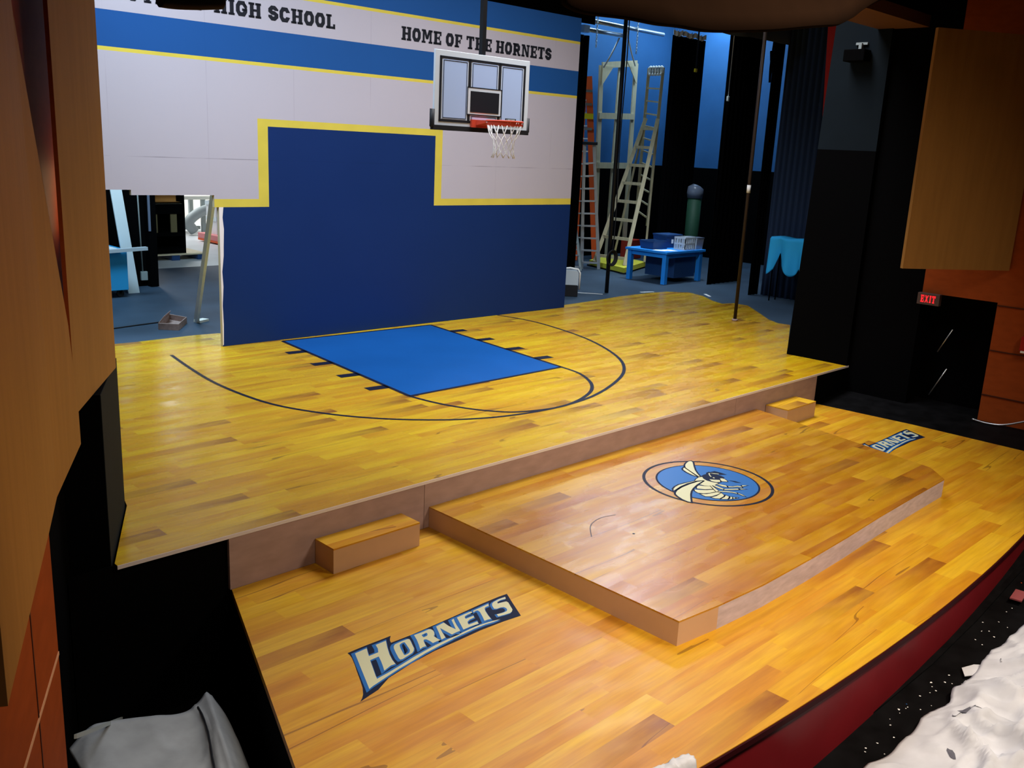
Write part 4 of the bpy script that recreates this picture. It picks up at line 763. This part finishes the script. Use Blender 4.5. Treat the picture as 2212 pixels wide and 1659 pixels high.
# orange fibreglass ladder behind it
og = [(18.351, 10.3841, 0.0), (18.7034, 9.9766, 0.0), (18.3291, 10.4083, 4.5474), (18.4057, 10.3233, 4.5522)]
t = thing('extension_ladder', (*((Vector(og[0])+Vector(og[1]))/2).to_tuple()[:2], 0.0), 'tall orange fibreglass ladder with a yellow label beside the gym wall edge', 'ladder')
rails(t, [(og[0], og[2]), (og[1], og[3])], .16, .06, 'orange')
rungs(t, og[0], og[2], og[1], og[3], [.06+.068*k for k in range(14)], (.06, .03), 'alu')
for q in [(18.2719, 10.2346, 4.1684), (18.2571, 10.2089, 3.8486), (18.2567, 10.1572, 3.2618)]: MB().rbox(q, (.26, .08, .06), -.7).build('steel_bracket', 'steel', t)
q = (18.226, 10.1083, 3.5275)
lb_ = MB(); lb_.rbox(q, (.26, .03, .13), -.75); lb_.build('warning_label', 'label', t)
# small black and grey step ladder low at left
sm = [(16.5463, 9.0957, 0.0), (16.8099, 8.8044, 0.0), (16.5133, 9.1307, 1.4378), (16.6308, 9.0045, 1.4463)]
t = thing('step_ladder', (*((Vector(sm[0])+Vector(sm[1]))/2).to_tuple()[:2], 0.0), 'small dark step ladder half hidden by the gym wall edge', 'ladder')
rails(t, [(sm[0], sm[2]), (sm[1], sm[3])], .05, .04, 'greymetal')
rungs(t, sm[0], sm[2], sm[1], sm[3], [.06, .25, .45, .64, .82], (.1, .03), 'alu', 'step')
back = Vector((.35, .25, 0)); rails(t, [(Vector(sm[0])+back, sm[2]), (Vector(sm[1])+back, sm[3])], .04, .03, 'greymetal', 'rear_leg')
# rolling A-frame ladder on its yellow base, with the tall rear ladder
af_ = [(17.6269, 9.0843, 0.145), (17.6989, 8.2027, 0.145), (19.1, 8.9909, 3.5991), (19.1, 8.6242, 3.5927), (18.7577, 9.4112, 0.145), (18.8285, 8.4733, 0.145)]
t = thing('trestle_ladder', (18.7, 9.3, 0.0), 'old wooden A-frame extension ladder on a yellow-green base', 'ladder')
bs_ = MB(); bs_.prism([(17.783, 9.3772), (17.3281, 7.9137), (18.909, 8.4995), (19.2737, 9.8745)], .03, .145); bs_.build('base_platform', 'yellowwood', t)
for x, y in [(17.783, 9.3772), (17.3281, 7.9137), (18.909, 8.4995), (19.2737, 9.8745)]: MB().rbox((x*.96+18.75*.04, y*.96+9.3*.04, 0.0), (.12, .12, .03)).build('caster', 'pad', t)
rails(t, [(af_[0], af_[2]), (af_[1], af_[3])], .09, .05, 'oldwood', 'front_leg')
rungs(t, af_[0], af_[2], af_[1], af_[3], [.045, .175, .30, .425, .55, .675, .80, .93], (.05, .07), 'oldwood', 'rung')
rails(t, [(af_[4], af_[2]), (af_[5], af_[3])], .05, .04, 'oldwood', 'rear_leg')
xt = [(19.3, 9.2057, 1.1699), (19.3, 8.8333, 0.9928), (19.3, 9.1673, 4.8014), (19.3, 8.7338, 4.8021)]
rails(t, [(xt[0], xt[2]), (xt[1], xt[3])], .07, .045, 'oldwood', 'upper_rail')
rungs(t, xt[0], xt[2], xt[1], xt[3], [.05+.082*k for k in range(11)], (.04, .035), 'oldwood', 'upper_rung')
wr_ = MB(); wa, wb = Vector(xt[2]), Vector(xt[3])
for k in range(5):
    c = wa.lerp(wb, .12+.19*k) + Vector((0, 0, -.07)); wr_.tube([c + Vector((.0, .05*math.cos(a), .09*math.sin(a))) for a in [2*math.pi*i/12 for i in range(12)]], .035, 6, True)
wr_.build('rope_wrap', 'rope', t)
# wooden flat frame hung from the pipe
fr = [(19.1705, 10.4, 0.0), (18.9442, 10.4, 4.8648), (19.6928, 10.4, 0.0), (19.709, 10.4, 4.9678), (20.406, 10.4, 0.0), (20.3351, 10.4, 5.0365), (18.9491, 10.4, 3.6421), (20.3874, 10.4, 3.6984), (19.0069, 10.4, 2.4118), (20.3877, 10.4, 2.4283)]
t = thing('wooden_frame', (19.7, 10.4, 0.0), 'tall pale lumber scenery frame leaning on the blue wall and roped to the pipes', 'frame')
def yb(b, p, q, w, d=.04): return b.bar(p, q, w, d, (0, 1, 0))
for p, q in ((fr[0], fr[1]), (fr[2], fr[3]), (fr[4], fr[5])): b = MB(); yb(b, p, q, .15); b.build('stile', 'lumber', t)
for p, q in ((fr[1], fr[5]), (fr[6], fr[7]), (fr[8], fr[9])): b = MB(); b.bar(Vector(p)+Vector((0, -.03, 0)), Vector(q)+Vector((0, -.03, 0)), .04, .15); b.build('rail', 'lumber', t)
for c, sx in ((fr[1], 1), (fr[5], -1)):
    c = Vector(c); b = MB(); pts = [(c.x, c.z), (c.x+sx*.42, c.z), (c.x, c.z-.5)]
    y0 = c.y-.06; a = b.vs([(x, y0, z) for x, z in pts]); d = b.vs([(x, y0+.02, z) for x, z in pts]); b.face(a); b.face(d[::-1])
    for i in range(3): j = (i+1) % 3; b.face([a[i], d[i], d[j], a[j]])
    b.build('corner_brace', 'lumber', t)
pi_ = [(17.878, 9.8, 5.7451), (20.6114, 9.8, 5.748), (17.5781, 9.9, 5.5501), (19.1262, 9.9, 5.5662), (17.9271, 9.8, 5.7613), (19.4731, 9.8, 5.7631)]
pt_ = thing('pipe_batten', pi_[0], 'pair of galvanised pipes hung on chains high on the blue wall', 'pipe')
for p, q in ((pi_[0], pi_[1]), (pi_[2], pi_[3])): b = MB(); b.tube([p, q], .05, 10); b.build('pipe', 'steel', pt_)
for c in (pi_[4], pi_[5]):
    for k in range(14):
        b_ = Vector(c) + Vector((0, -.06, .35 - .07*k))
        if k == 0: ch = MB()
        ch.tube([b_ + Vector((.018*math.cos(a) if k % 2 else 0, .018*math.cos(a) if not k % 2 else 0, .04*math.sin(a))) for a in [2*math.pi*i/10 for i in range(10)]], .009, 5, True)
    ch.build('chain', 'steel', pt_)
MB().rbox((17.442, 9.7, 5.4428), (.2, .14, .16)).build('chain_hoist', 'steel', pt_)
b = MB()
for p, q in [((18.9218, 10.3, 4.805), (18.9711, 9.9, 5.4952)), ((20.1776, 10.3, 4.9623), (19.2547, 9.85, 5.5021)), ((19.2547, 9.85, 5.5021), (19.151, 9.8, 5.683))]: b.tube([p, Vector(p).lerp(Vector(q), .5) + Vector((0, 0, -.03)), q], .02, 6)
tag(b.build('rope_bridle', 'rope'), 'pale rope bridle tying the lumber frame to the pipes', 'rope')

# work table with bins ---------------------------------------------------
tb = thing('work_table', (17.45, 6.87, 0.0), 'bright blue wooden work table in the right wing holding bins', 'table')
MB().box(16.72, 18.2, 6.3, 7.45, .665, .715).build('table_top', 'bluetable', tb, bevel=.004)
ap_ = MB(); ap_.box(16.78, 18.14, 6.36, 6.39, .57, .665); ap_.box(16.78, 18.14, 7.36, 7.39, .57, .665); ap_.box(16.78, 16.81, 6.39, 7.36, .57, .665); ap_.box(18.11, 18.14, 6.39, 7.36, .57, .665); ap_.build('apron', 'bluetable', tb)
for x, y in ((16.76, 6.34), (18.05, 6.34), (16.76, 7.30), (18.05, 7.30)): MB().box(x, x+.1, y, y+.1, 0.0, .665).build('leg', 'bluetable', tb)
MB().box(17.25, 18.04, 6.45, 7.25, .10, .56).build('storage_box', 'bluebin', tb)
def bin_(name, c, size, rz, m, label, lid=None, cat='bin'):
    t = thing(name, c, label, cat); w, d, h = size; b = MB()
    cs, sn = math.cos(rz), math.sin(rz); T_ = lambda x, y, z: (c[0]+x*cs-y*sn, c[1]+x*sn+y*cs, c[2]+z)
    o0 = [(-w*.45, -d*.45), (w*.45, -d*.45), (w*.45, d*.45), (-w*.45, d*.45)]; o1 = [(-w/2, -d/2), (w/2, -d/2), (w/2, d/2), (-w/2, d/2)]; th = .012
    r = [b.vs([T_(x, y, 0) for x, y in o0]), b.vs([T_(x, y, h) for x, y in o1]), b.vs([T_(x-math.copysign(th, x), y-math.copysign(th, y), h) for x, y in o1]), b.vs([T_(x-math.copysign(th, x), y-math.copysign(th, y), th) for x, y in o0])]
    b.face(r[0][::-1])
    for p, q in zip(r, r[1:]):
        for i in range(4): j = (i+1) % 4; b.face([p[i], p[j], q[j], q[i]])
    b.face(r[3]); b.build('bin_body', m, t)
    rm = MB(); rm.tube([T_(x, y, h) for x, y in o1], .011, 6, True); rm.build('rim', m, t)
    if lid: l = MB(); l.prism([T_(x*1.04, y*1.04, 0)[:2] for x, y in o1], c[2]+h, c[2]+h+.025); l.build('lid', lid, t)
    return t
TZ = .7155
bin_('storage_bin', (17.13, 6.97, TZ), (.5, .42, .17), -.1, 'bluebin', 'low open navy bin on the left end of the blue work table')
b2 = bin_('storage_bin', (17.76, 7.07, TZ), (.52, .42, .27), -.1, 'bluebin', 'taller lidded navy bin with a white sticker on the blue work table', 'bluebin')
MB().rbox((17.66, 6.855, TZ+.1), (.06, .006, .09), -.1).build('sticker', 'paper', b2)
cr = thing('plastic_crate', (17.64, 6.5, TZ), 'pale grey slotted plastic crate on the front right of the blue work table', 'crate')
c_ = MB(); cx, cy = 17.64, 6.5
for i in range(6):
    for sx in (0, 1):
        c_.box(cx-.2+.07*i, cx-.2+.07*i+.03, cy-.15 if not sx else cy+.135, cy-.135 if not sx else cy+.15, TZ, TZ+.27)
for i in range(5): 
    for sx in (0, 1): c_.box(cx-.2 if not sx else cx+.17, cx-.185 if not sx else cx+.185, cy-.15+.065*i, cy-.12+.065*i, TZ, TZ+.27)
for z in (0.0, .12, .25):
    c_.box(cx-.2, cx+.185, cy-.152, cy-.137, TZ+z, TZ+z+.035); c_.box(cx-.2, cx+.185, cy+.137, cy+.152, TZ+z, TZ+z+.035); c_.box(cx-.202, cx-.187, cy-.15, cy+.15, TZ+z, TZ+z+.035); c_.box(cx+.172, cx+.187, cy-.15, cy+.15, TZ+z, TZ+z+.035)
c_.box(cx-.2, cx+.185, cy-.15, cy+.15, TZ, TZ+.01); c_.build('slotted_body', 'greyplastic', cr)
bin_('storage_bin', (18.03, 6.56, TZ), (.3, .4, .24), .05, 'greyplastic', 'translucent grey bin with a pale lid at the right end of the blue work table', 'wrap')
for k, (x, y, a) in enumerate(((16.90, 6.62, .3), (17.12, 6.52, -.2))):
    p = MB(); p.rbox((x, y, TZ+.001*k), (.22, .29, .002), a); tag(p.build('paper_sheet', 'paper'), ('loose white paper sheet on the blue work table, farther one', 'loose white paper sheet on the blue work table, nearer one')[k], 'paper', 'papers on the work table')
gt = thing('green_tube', (19.25, 7.45, 0), 'dark green upright tube with a grey plastic-wrapped top behind the blue table', 'tube')
MB().tube([(19.25, 7.45, 0), (19.25, 7.45, 1.82)], .165, 20).build('tube_body', 'green', gt)
gp = MB(); gp.tube([(19.25, 7.45, 1.78), (19.25, 7.45, 1.9), (19.26, 7.45, 2.02), (19.28, 7.44, 2.08)], [.18, .2, .19, .1], 16); gp.build('plastic_wrap', 'wrap', gt)
bx = MB(); bx.rbox((20.2776, 10.05, 0.0), (.5, .35, .5), .1); tag(bx.build('red_crate', mat('red plastic', (.5, .04, .02), .5), bevel=.01), 'red crate on the floor seen through the A-frame ladder rungs', 'crate')
# plastic tote leaning behind the wall edge
tx, ty = (13.6565, 6.3558)
to = thing('plastic_tote', (tx, ty, 0.0), 'rounded white plastic tote with a black base behind the right edge of the gym wall', 'tote')
dv = Vector((.69, -.72, 0)); nv = Vector((.72, .69, 0))
def tot(hw, h0, h1, r_, th, m, name):
    pr = []
    for cx_, cz_, a0 in ((hw-r_, h1-r_, 0), (-hw+r_, h1-r_, 90), (-hw+.01, h0+.01, 180), (hw-.01, h0+.01, 270)):
        rr = r_ if a0 < 180 else .01
        for k in range(5): a = math.radians(a0 + 22.5*k); pr.append((cx_ + rr*math.cos(a), cz_ + rr*math.sin(a)))
    b = MB(); c0 = Vector((tx, ty, 0))
    A = b.vs([c0 + dv*x - nv*th/2 + Vector((0, 0, z)) for x, z in pr]); B = b.vs([c0 + dv*x + nv*th/2 + Vector((0, 0, z)) for x, z in pr])
    b.face(A); b.face(B[::-1])
    for i in range(len(pr)): j = (i+1) % len(pr); b.face([A[i], B[i], B[j], A[j]])
    b.build(name, m, to)
tot(.17, .0, .22, .02, .22, 'pad', 'base'); tot(.17, .2, .50, .06, .2, 'greyplastic', 'tote_body')
rm = MB(); rm.tube([Vector((tx, ty, 0)) + dv*x + Vector((0, 0, z)) for x, z in ((.2, .12), (.2, .45), (.16, .52), (0, .54), (-.16, .52))], .018, 8); rm.build('handle_frame', 'paper', to)
# blue cloth over a stand
tq = [(16.9, 3.9434), (16.9, 3.2137), 1.279]
tt = thing('cloth_stand', (tq[0][0]+.15, tq[0][1]+.05, 0.0), 'bright blue cloth draped over a dark stand beside the right black wall', 'cloth')
x0, y0 = tq[0][0], tq[0][1]; x1, y1 = tq[1][0], tq[1][1]; ztp = tq[2]
sd = Vector((x1-x0, y1-y0, 0)); sn_ = Vector((sd.y, -sd.x, 0)).normalized()
if sn_.x > 0: sn_ = -sn_
def tf(a, b):
    p = Vector((x0, y0, ztp)) + sd*a
    hemz = .64 + .10*math.cos(a*9.0)
    if .20 < a < .42: hemz = .28 + .3*abs(a-.31)/.11
    if a > .98: hemz = .62
    d = max(0, b-.14)/.86
    if b < .14: return tuple(p - sn_*(.35*(1-b/.14)) + Vector((0, 0, .01*math.sin(a*9))))
    return tuple(p + sn_*(.03 + .06*d*math.sin(a*13+.6)) + Vector((0, 0, -hemz*d)))
cloth_sheet('draped_cloth', tf, 44, 22, 'cyan', tt, .004)
st2 = MB(); cbx = Vector((x0, y0, 0)) + sd*.5 - sn_*.18
st2.rbox((cbx.x, cbx.y, ztp-.06), (.75, .34, .05), math.atan2(sd.y, sd.x)); 
for s1 in (-.3, .3):
    for s2 in (-.12, .12): q = cbx + sd.normalized()*s1 + sn_*s2; st2.tube([(q.x, q.y, 0), (q.x, q.y, ztp-.06)], .015, 6)
st2.build('stand', 'black', tt)
# tape marks on the black floor
for k, (q, rz) in enumerate([((15.5674, 5.8865), -0.3), ((16.4012, 4.973), 0.9), ((14.2975, 6.345), -0.9)]):
    p = MB(); p.rbox((*q, -.0078), (.34 if k < 2 else .5, .06, .002), rz); tag(p.build('tape_mark', 'whitetape'), ('white tape mark on the dark floor behind the yellow court edge, left one', 'white tape mark on the dark floor near the black legs', 'long white tape line on the floor beside the plastic tote')[k], 'tape', 'white floor tape')

# ================================================================== THROUGH THE LEFT OPENING
wb_ = [(6.6584, 10.3, -0.005), (6.8532, 10.3, -0.005), (6.5638, 10.3, 2.3467), (6.3709, 10.3, 2.3437)]
b = MB(); dd = Vector((0, .025, 0)); P4 = [Vector(p) for p in wb_]
b.hexa([P4[0], P4[1], P4[1]+dd, P4[0]+dd, P4[3], P4[2], P4[2]+dd, P4[3]+dd]); tag(b.build('white_board', 'whiteboard'), 'tall pale board leaning on the black wall inside the left opening', 'board')
cb_ = thing('blue_cabinet', (6.1, 10.3, 0.0), 'bright blue rolling cabinet at the left edge of the opening', 'cabinet')
MB().box(5.5, 6.52, 9.95, 10.75, .12, .80).build('cabinet_body', 'cyanboard', cb_, bevel=.006)
MB().box(5.45, 6.40, 9.90, 10.78, .80, .815).build('cabinet_top', 'whiteboard', cb_)
for x, y in ((5.6, 10.02), (6.4, 10.02), (5.6, 10.65), (6.4, 10.65)): b = MB(); b.tube([(x, y-.02, .06), (x, y+.02, .06)], .06, 12); b.box(x-.02, x+.02, y-.02, y+.02, .06, .125); b.build('caster', 'pad', cb_)
pk = [(6.0328, 9.86, 0.7532), (6.8208, 9.86, 0.7807)]
b = MB(); b.bar(Vector(pk[0])+Vector((0,0,.035)), Vector(pk[1])+Vector((0,0,.035)), .1, .055); tag(b.build('grey_plank', 'greyplastic'), 'grey plank lying across the blue cabinet, sticking out to the right', 'plank')
b = MB(); b.rbox((6.0, 10.05, .8155), (.35, .2, .05), .3); tag(b.build('white_rag', 'canvas', bevel=.02), 'white rag on top of the blue cabinet', 'rag')
cd = [(7.1892, 10.97, 1.6282), (7.2159, 10.97, 0.1831)]
t = thing('wall_conduit', cd[1], 'grey conduit with an outlet box on the black wall behind the leaning board', 'conduit')
b = MB(); b.tube([(cd[0][0], 10.97, 3.0), cd[0], cd[1]], .014, 8); b.build('conduit', 'greymetal', t); MB().rbox((cd[1][0]+.02, 10.97, cd[1][2]-.08), (.12, .05, .16)).build('outlet_box', 'greymetal', t, bevel=.006)
t = MB(); t.box(7.30, 7.44, 10.82, 11.0, 0.0, 3.0); struct(t.build('trim_6', 'black')); 
t = MB(); t.box(7.29, 7.33, 10.80, 10.82, 1.0, 3.0); struct(t.build('trim_7', mat('grey-blue strip', (.12, .15, .22), .5)))
ck = thing('black_cabinet', (9.2, 14.6, .14), 'black open-shelved cabinet standing on a blue pallet in the workshop', 'cabinet')
kx0, kx1, ky = 8.72, 9.62, 14.2
b = MB(); b.box(kx0, kx0+.04, ky, ky+.8, .14, 2.6); b.box(kx1-.04, kx1, ky, ky+.8, .14, 2.6); b.box(kx0, kx1, ky+.76, ky+.8, .14, 2.6)
for z0, z1 in ((.14, .25), (.52, .60), (1.0, 1.22), (1.52, 2.6)): b.box(kx0+.04, kx1-.04, ky, ky+.76, z0, z1)
b.build('carcass', 'black', ck)
b = MB(); b.box(kx0+.05, kx1-.05, ky+.3, ky+.33, 1.22, 1.52); b.box(kx0+.05, kx1-.05, ky+.02, ky+.3, 1.222, 1.25); b.build('shelf_lining', 'shelfwood', ck)
for x in (kx0+.14, kx0+.58): MB().box(x, x+.14, ky+.02, ky+.05, .60, 1.0).build('wood_strip', mat('dim strip wood', (.16, .13, .06), .6), ck)
MB().box(kx0+.05, kx1-.05, ky+.02, ky+.045, 1.22, 1.25).build('shelf_edge', 'lumber', ck)
pt2 = thing('pallet', (9.3, 14.5, 0.0), 'blue wooden pallet under the black cabinet in the workshop', 'pallet')
MB().box(8.7, 10.05, 14.1, 15.1, .11, .139).build('deck_boards', 'lumber', pt2)
for x in (8.72, 9.25, 9.85): MB().box(x, x+.18, 14.12, 15.08, -.007, .11).build('runner', 'bluebin', pt2)
wt = thing('workshop_table', (12.2, 19.9, 0), 'cream-topped table on grey legs far back in the workshop', 'table')
MB().box(11.2, 13.0, 19.5, 20.5, .92, 1.02).build('table_top', 'creamwall', wt)
for x, y in ((11.3, 19.6), (12.75, 19.6), (11.3, 20.35), (12.75, 20.35)): MB().box(x, x+.11, y, y+.1, -.006, .92).build('leg', 'greymetal', wt)
MB().box(11.3, 12.86, 19.95, 20.05, .05, .14).build('stretcher', 'greymetal', wt)
dh = MB(); dh.tube(smooth_path([(12.2, 19.0, .1), (12.05, 19.0, .35), (12.35, 19.0, .6), (12.9, 19.0, .8), (13.1, 19.0, 1.1), (13.15, 19.0, 1.6)], 6), [.14]*31, 12)
tag(dh.build('dust_hose', 'greymetal'), 'fat grey dust extraction hose curving beside the workshop table', 'hose')
pc = thing('pink_cart', (11.5, 16.2, 0), 'pink-red cart carrying white boxes in the workshop, beside the brace', 'cart')
MB().box(11.6, 12.7, 15.3, 17.6, .08, .22).build('cart_deck', 'pinkpaint', pc, bevel=.01)
MB().box(11.75, 11.9, 15.5, 16.2, .22, .9).build('cart_post', 'pinkpaint', pc); MB().box(11.6, 12.7, 15.3, 17.6, .03, .08).build('cart_skirt', 'orange', pc)
for k, (z0, z1) in enumerate(((.221, .66), (.661, 1.06))):
    t = thing('white_box', (11.42, 17.1, z0), ('lower white carton with a hand hole on the pink cart', 'upper white carton with a hand hole on the pink cart')[k], 'box', 'white cartons on the pink cart')
    MB().box(11.75-.02*k, 12.2, 16.85, 17.35, z0, z1).build('carton', 'paper', t); MB().box(11.92, 12.04, 16.843, 16.85, z1-.2, z1-.13).build('hand_hole', 'ink', t)
    MB().box(11.73-.02*k, 12.22, 16.83, 17.37, z1-.1, z1).build('lid', 'whiteboard', t)
b0, b1 = (6.435, 7.3753, 0.0), (5.9423, 5.7687, 1.9842)
t = thing('brace', (b0[0], b0[1], 0.0), 'pale lumber brace leaning against the back of the gym wall in the left opening', 'brace')
b = MB(); b.bar(b0, b1, .10, .04, (1, 0, 0)); b.build('brace_arm', 'bracewood', t)
MB().rbox((b0[0]+.08, b0[1]+.0, -.006), (.2, .12, .035), .4).build('foot_block', 'bracewood', t)
tr = [(5.7349, 7.1269), (5.9418, 6.9231), (6.2888, 7.3753), (6.1869, 7.7379)]
t = thing('paint_tray', (*tr[0], -.007), 'open stained cardboard paint tray on the dark floor left of the brace', 'tray')
b = MB(); n4 = len(tr)
cxx, cyy = sum(p[0] for p in tr)/n4, sum(p[1] for p in tr)/n4
ins = [(p[0]*.93+cxx*.07, p[1]*.93+cyy*.07) for p in tr]
r0_ = b.vs([(*p, -.007) for p in tr]); r1_ = b.vs([(*p, .085) for p in tr]); r2_ = b.vs([(*p, .085) for p in ins]); r3_ = b.vs([(*p, .004) for p in ins])
b.face(r0_[::-1])
for p, q in ((r0_, r1_), (r1_, r2_), (r2_, r3_)):
    for i in range(n4): j = (i+1) % n4; b.face([p[i], p[j], q[j], q[i]])
b.face(r3_); b.build('tray_body', 'tray', t)
b = MB(); b.poly([(*tr[3], .085), (*tr[0], .085), (tr[0][0]*.6+cxx*.4, tr[0][1]*.6+cyy*.4, .17), (tr[3][0]*.6+cxx*.4, tr[3][1]*.6+cyy*.4, .17)]); o = b.build('flap', 'tray', t); o.modifiers.new('solid', 'SOLIDIFY').thickness = .004
b = MB(); b.tube(smooth_path([(4.926, 7.4185, 0.0), (5.2739, 7.4828, 0.0), (5.6373, 7.55, 0.0), (5.9795, 7.5997, 0.0)], 5), .011, 6); tag(b.build('black_cable', 'pad'), 'black cable lying on the dark floor running to the paint tray', 'cable')

# ================================================================== PITS BESIDE AND BEFORE THE APRON
def crumple(x, y, amp):
    """broad folds with a few sharp creases; x and y in metres"""
    wx, wy = x + .25*noise.noise((x*1.1, y*1.1, 9)), y + .25*noise.noise((x*1.1, y*1.1, 4))
    low = noise.noise((wx*1.5, wy*1.5, 3.1)); r1 = 1 - abs(noise.noise((wx*2.4+4, wy*1.7, 7.7)))*2.4; r2 = 1 - abs(noise.noise((wx*3.9+wy*2, wy*3.1-wx, 1.7)))*3.4
    return amp*(.55*low + .55*max(0, r1)**2.2 + .22*max(0, r2)**2.5)
fe = smooth_path([(*p, 0) for p in [(5.1409, -3.7414), (5.3221, -3.744), (5.7457, -3.7948), (6.1231, -3.8212), (6.4646, -3.8431), (6.7662, -3.8575), (7.1731, -3.8419), (7.4989, -3.8641), (7.7519, -3.8897), (8.1711, -3.9243)]], 8)
def dc(a, b):
    i = a*(len(fe)-1); k = min(int(i), len(fe)-2); p = fe[k].lerp(fe[k+1], i-k)
    y = p.y - b*2.0 + .05*noise.noise((a*14, 0, 5))*(1-b); x = p.x + .25*b + .03*noise.noise((a*9, b*6, 2))
    hgt = .02 + min(1, b*6)*.11 + crumple(x*1.5, y*1.5, .17)*min(1, .25+b*5)
    return (x, y, pit(x) + max(.008, hgt))
t = thing('drop_cloth', (6.5, -4.6, pit(6.5)), 'crumpled white paint-stained canvas drop cloth on the black floor at lower right', 'drop cloth')
cloth_sheet('canvas_sheet', dc, 150, 90, 'canvas', t, .006)
random.seed(3)
def stain_at(a, b, l, w, rot):
    mb = MB(); pts = []
    for i in range(10):
        an_ = 2*math.pi*i/10; rr = 1+.5*noise.noise((i*1.3, l*40, w*70)); u, v = l*rr*math.cos(an_), w*rr*math.sin(an_)
        A_, B_ = a + u*math.cos(rot)-v*math.sin(rot), b + u*math.sin(rot)+v*math.cos(rot); q = Vector(dc(min(.999, max(.001, A_)), min(1, max(0, B_)))); pts.append((q.x, q.y, q.z+.011))
    c = Vector(dc(a, b)); ci = mb.vs([(c.x, c.y, c.z+.013)])[0]; r = mb.vs(pts)
    for i in range(10): mb.face([ci, r[i], r[(i+1) % 10]])
    return mb.build('paint_stain', 'stain', t)
for a, b, l, w, rot in ((.33, .10, .03, .012, .4), (.36, .13, .018, .01, 1.2), (.62, .06, .012, .006, 0), (.2, .16, .02, .006, 2.0), (.52, .2, .014, .008, .5), (.75, .12, .016, .007, 1.0)): stain_at(a, b, l, w, rot)
cc = [(6.8426, -3.7565), (6.9661, -3.8), (7.0064, -3.8416), (6.8124, -3.8567), (6.7406, -3.815)]
b = MB(); b.prism(cc, pit(6.9)+.01, pit(6.9)+.016); tag(b.build('canvas_scrap', 'canvas'), 'white scrap of canvas beside the big crumpled drop cloth', 'scrap')
q = (8.1849, -3.7064, -0.6993)
b = MB(); b.rbox(q, (.22, .09, .012), .1); tag(b.build('pink_rag', mat('pinkish red cloth', (.26, .06, .065), .8)), 'pinkish red rag on the black floor at the right edge', 'rag')
# second cloth peeking at the bottom of the fascia
kc = [(3.3862, -3.4238, -0.2), (3.6614, -3.4708, -0.2), (3.6141, -3.6226, -0.2), (3.3375, -3.5715, -0.2)]
def kf(a, b):
    p = Vector(kc[0]).lerp(Vector(kc[1]), a); q = Vector(kc[3]).lerp(Vector(kc[2]), a); r = p.lerp(q, b)
    return (r.x, r.y, r.z - .9*max(0, b-.35)**1.2 + crumple(a*2, b*2, .03))
tag(cloth_sheet('canvas_bundle', kf, 20, 20, 'canvas', None, .006), 'corner of a pale canvas cloth in front of the red fascia at the bottom edge', 'drop cloth')
# paint specks on the pit floor
sk_ = MB()
for k in range(70):
    x = random.uniform(4.6, 9.5); y = -3.62 - abs(random.gauss(0, .12)); r = random.uniform(.003, .009); rz = random.uniform(0, 3)
    sk_.use(('paper', 'paper', 'paper', 'disc', 'orange')[k % 5 if k % 11 == 0 else k % 3])
    sk_.poly([(x + r*(1+.5*math.sin(j*2+k))*math.cos(j*1.257+rz), y + r*math.sin(j*1.257+rz), pit(x)+.003) for j in range(5)])
tag(sk_.build('paint_specks'), 'scattered specks of dried paint on the black floor beside the fascia', 'paint specks', None, 'stuff')
lg = MB(); lp = [(5.0306, -3.3801), (5.4298, -3.441), (6.0766, -3.4883), (6.7534, -3.5321), (7.6282, -3.5429), (8.8665, -3.5152), (9.6251, -3.4878)]
for (xa, ya), (xb, yb_) in zip(lp, lp[1:]): lg.hexa([(xa, ya-.045, pit(xa)-.2), (xb, yb_-.045, pit(xb)-.2), (xb, yb_, pit(xb)-.2), (xa, ya, pit(xa)-.2), (xa, ya-.045, pit(xa)+.012), (xb, yb_-.045, pit(xb)+.012), (xb, yb_, pit(xb)+.012), (xa, ya, pit(xa)+.012)])
struct(lg.build('baseboard_front', 'blackfloor'))
# left pit: canvas over the stair, pale nosing
dl = [(1.6121, -0.6504), (1.7442, -0.5794), (1.8519, -0.5823), (2.0828, -0.6386), (2.2826, -0.6882), (2.4116, -0.6458), (2.4968, -0.6157), (2.5312, -0.7819), (2.487, -1.0369)]
lf = smooth_path([(*p, 0) for p in dl], 8)
def dlf(a, b):
    i = a*(len(lf)-1); k = min(int(i), len(lf)-2); p = lf[k].lerp(lf[k+1], i-k)
    q = Vector((p.x*(1-b) + (1.42+.68*a)*b, p.y - b*1.7, 0))
    z = -.75 + .06*math.sin(a*9+b*3)*.6 + crumple(a*1.2, b*1.0, .05) - .30*max(0, (a-.72)/.28)*1.0
    return (q.x, q.y, z)
t = thing('stair_cloth', (1.9, -1.3, -1.2), 'smooth grey-white canvas cloth over the dark pit at lower left', 'drop cloth')
cloth_sheet('canvas_sheet', dlf, 60, 50, 'greycanvas', t, .006)
sm_ = MB(); sm_.tube([Vector(dlf(.60+.02*math.sin(k*.7), .03+.9*k/14)) + Vector((0, 0, .01)) for k in range(15)], .006, 5); sm_.build('seam_cord', 'ink', t)
sb2 = MB(); 
for x0_, y0_, x1_, y1_, z_ in ((1.35, -2.9, 2.1, -.75, -.83),): sb2.prism([(1.45, -2.6), (2.0, -2.2), (2.35, -.8), (1.72, -.8)], -1.28, -1.06)
tag(sb2.build('pit_stair', 'black'), 'black stair block under the grey canvas in the left pit', 'stair')
b = MB(); b.bar((1.3227, -1.6536, 0.008), (2.134, -0.0874, -1.0544), .012, .02); tag(b.build('stair_nosing', 'greymetal'), 'thin pale metal nosing strip in the dark left doorway', 'nosing')
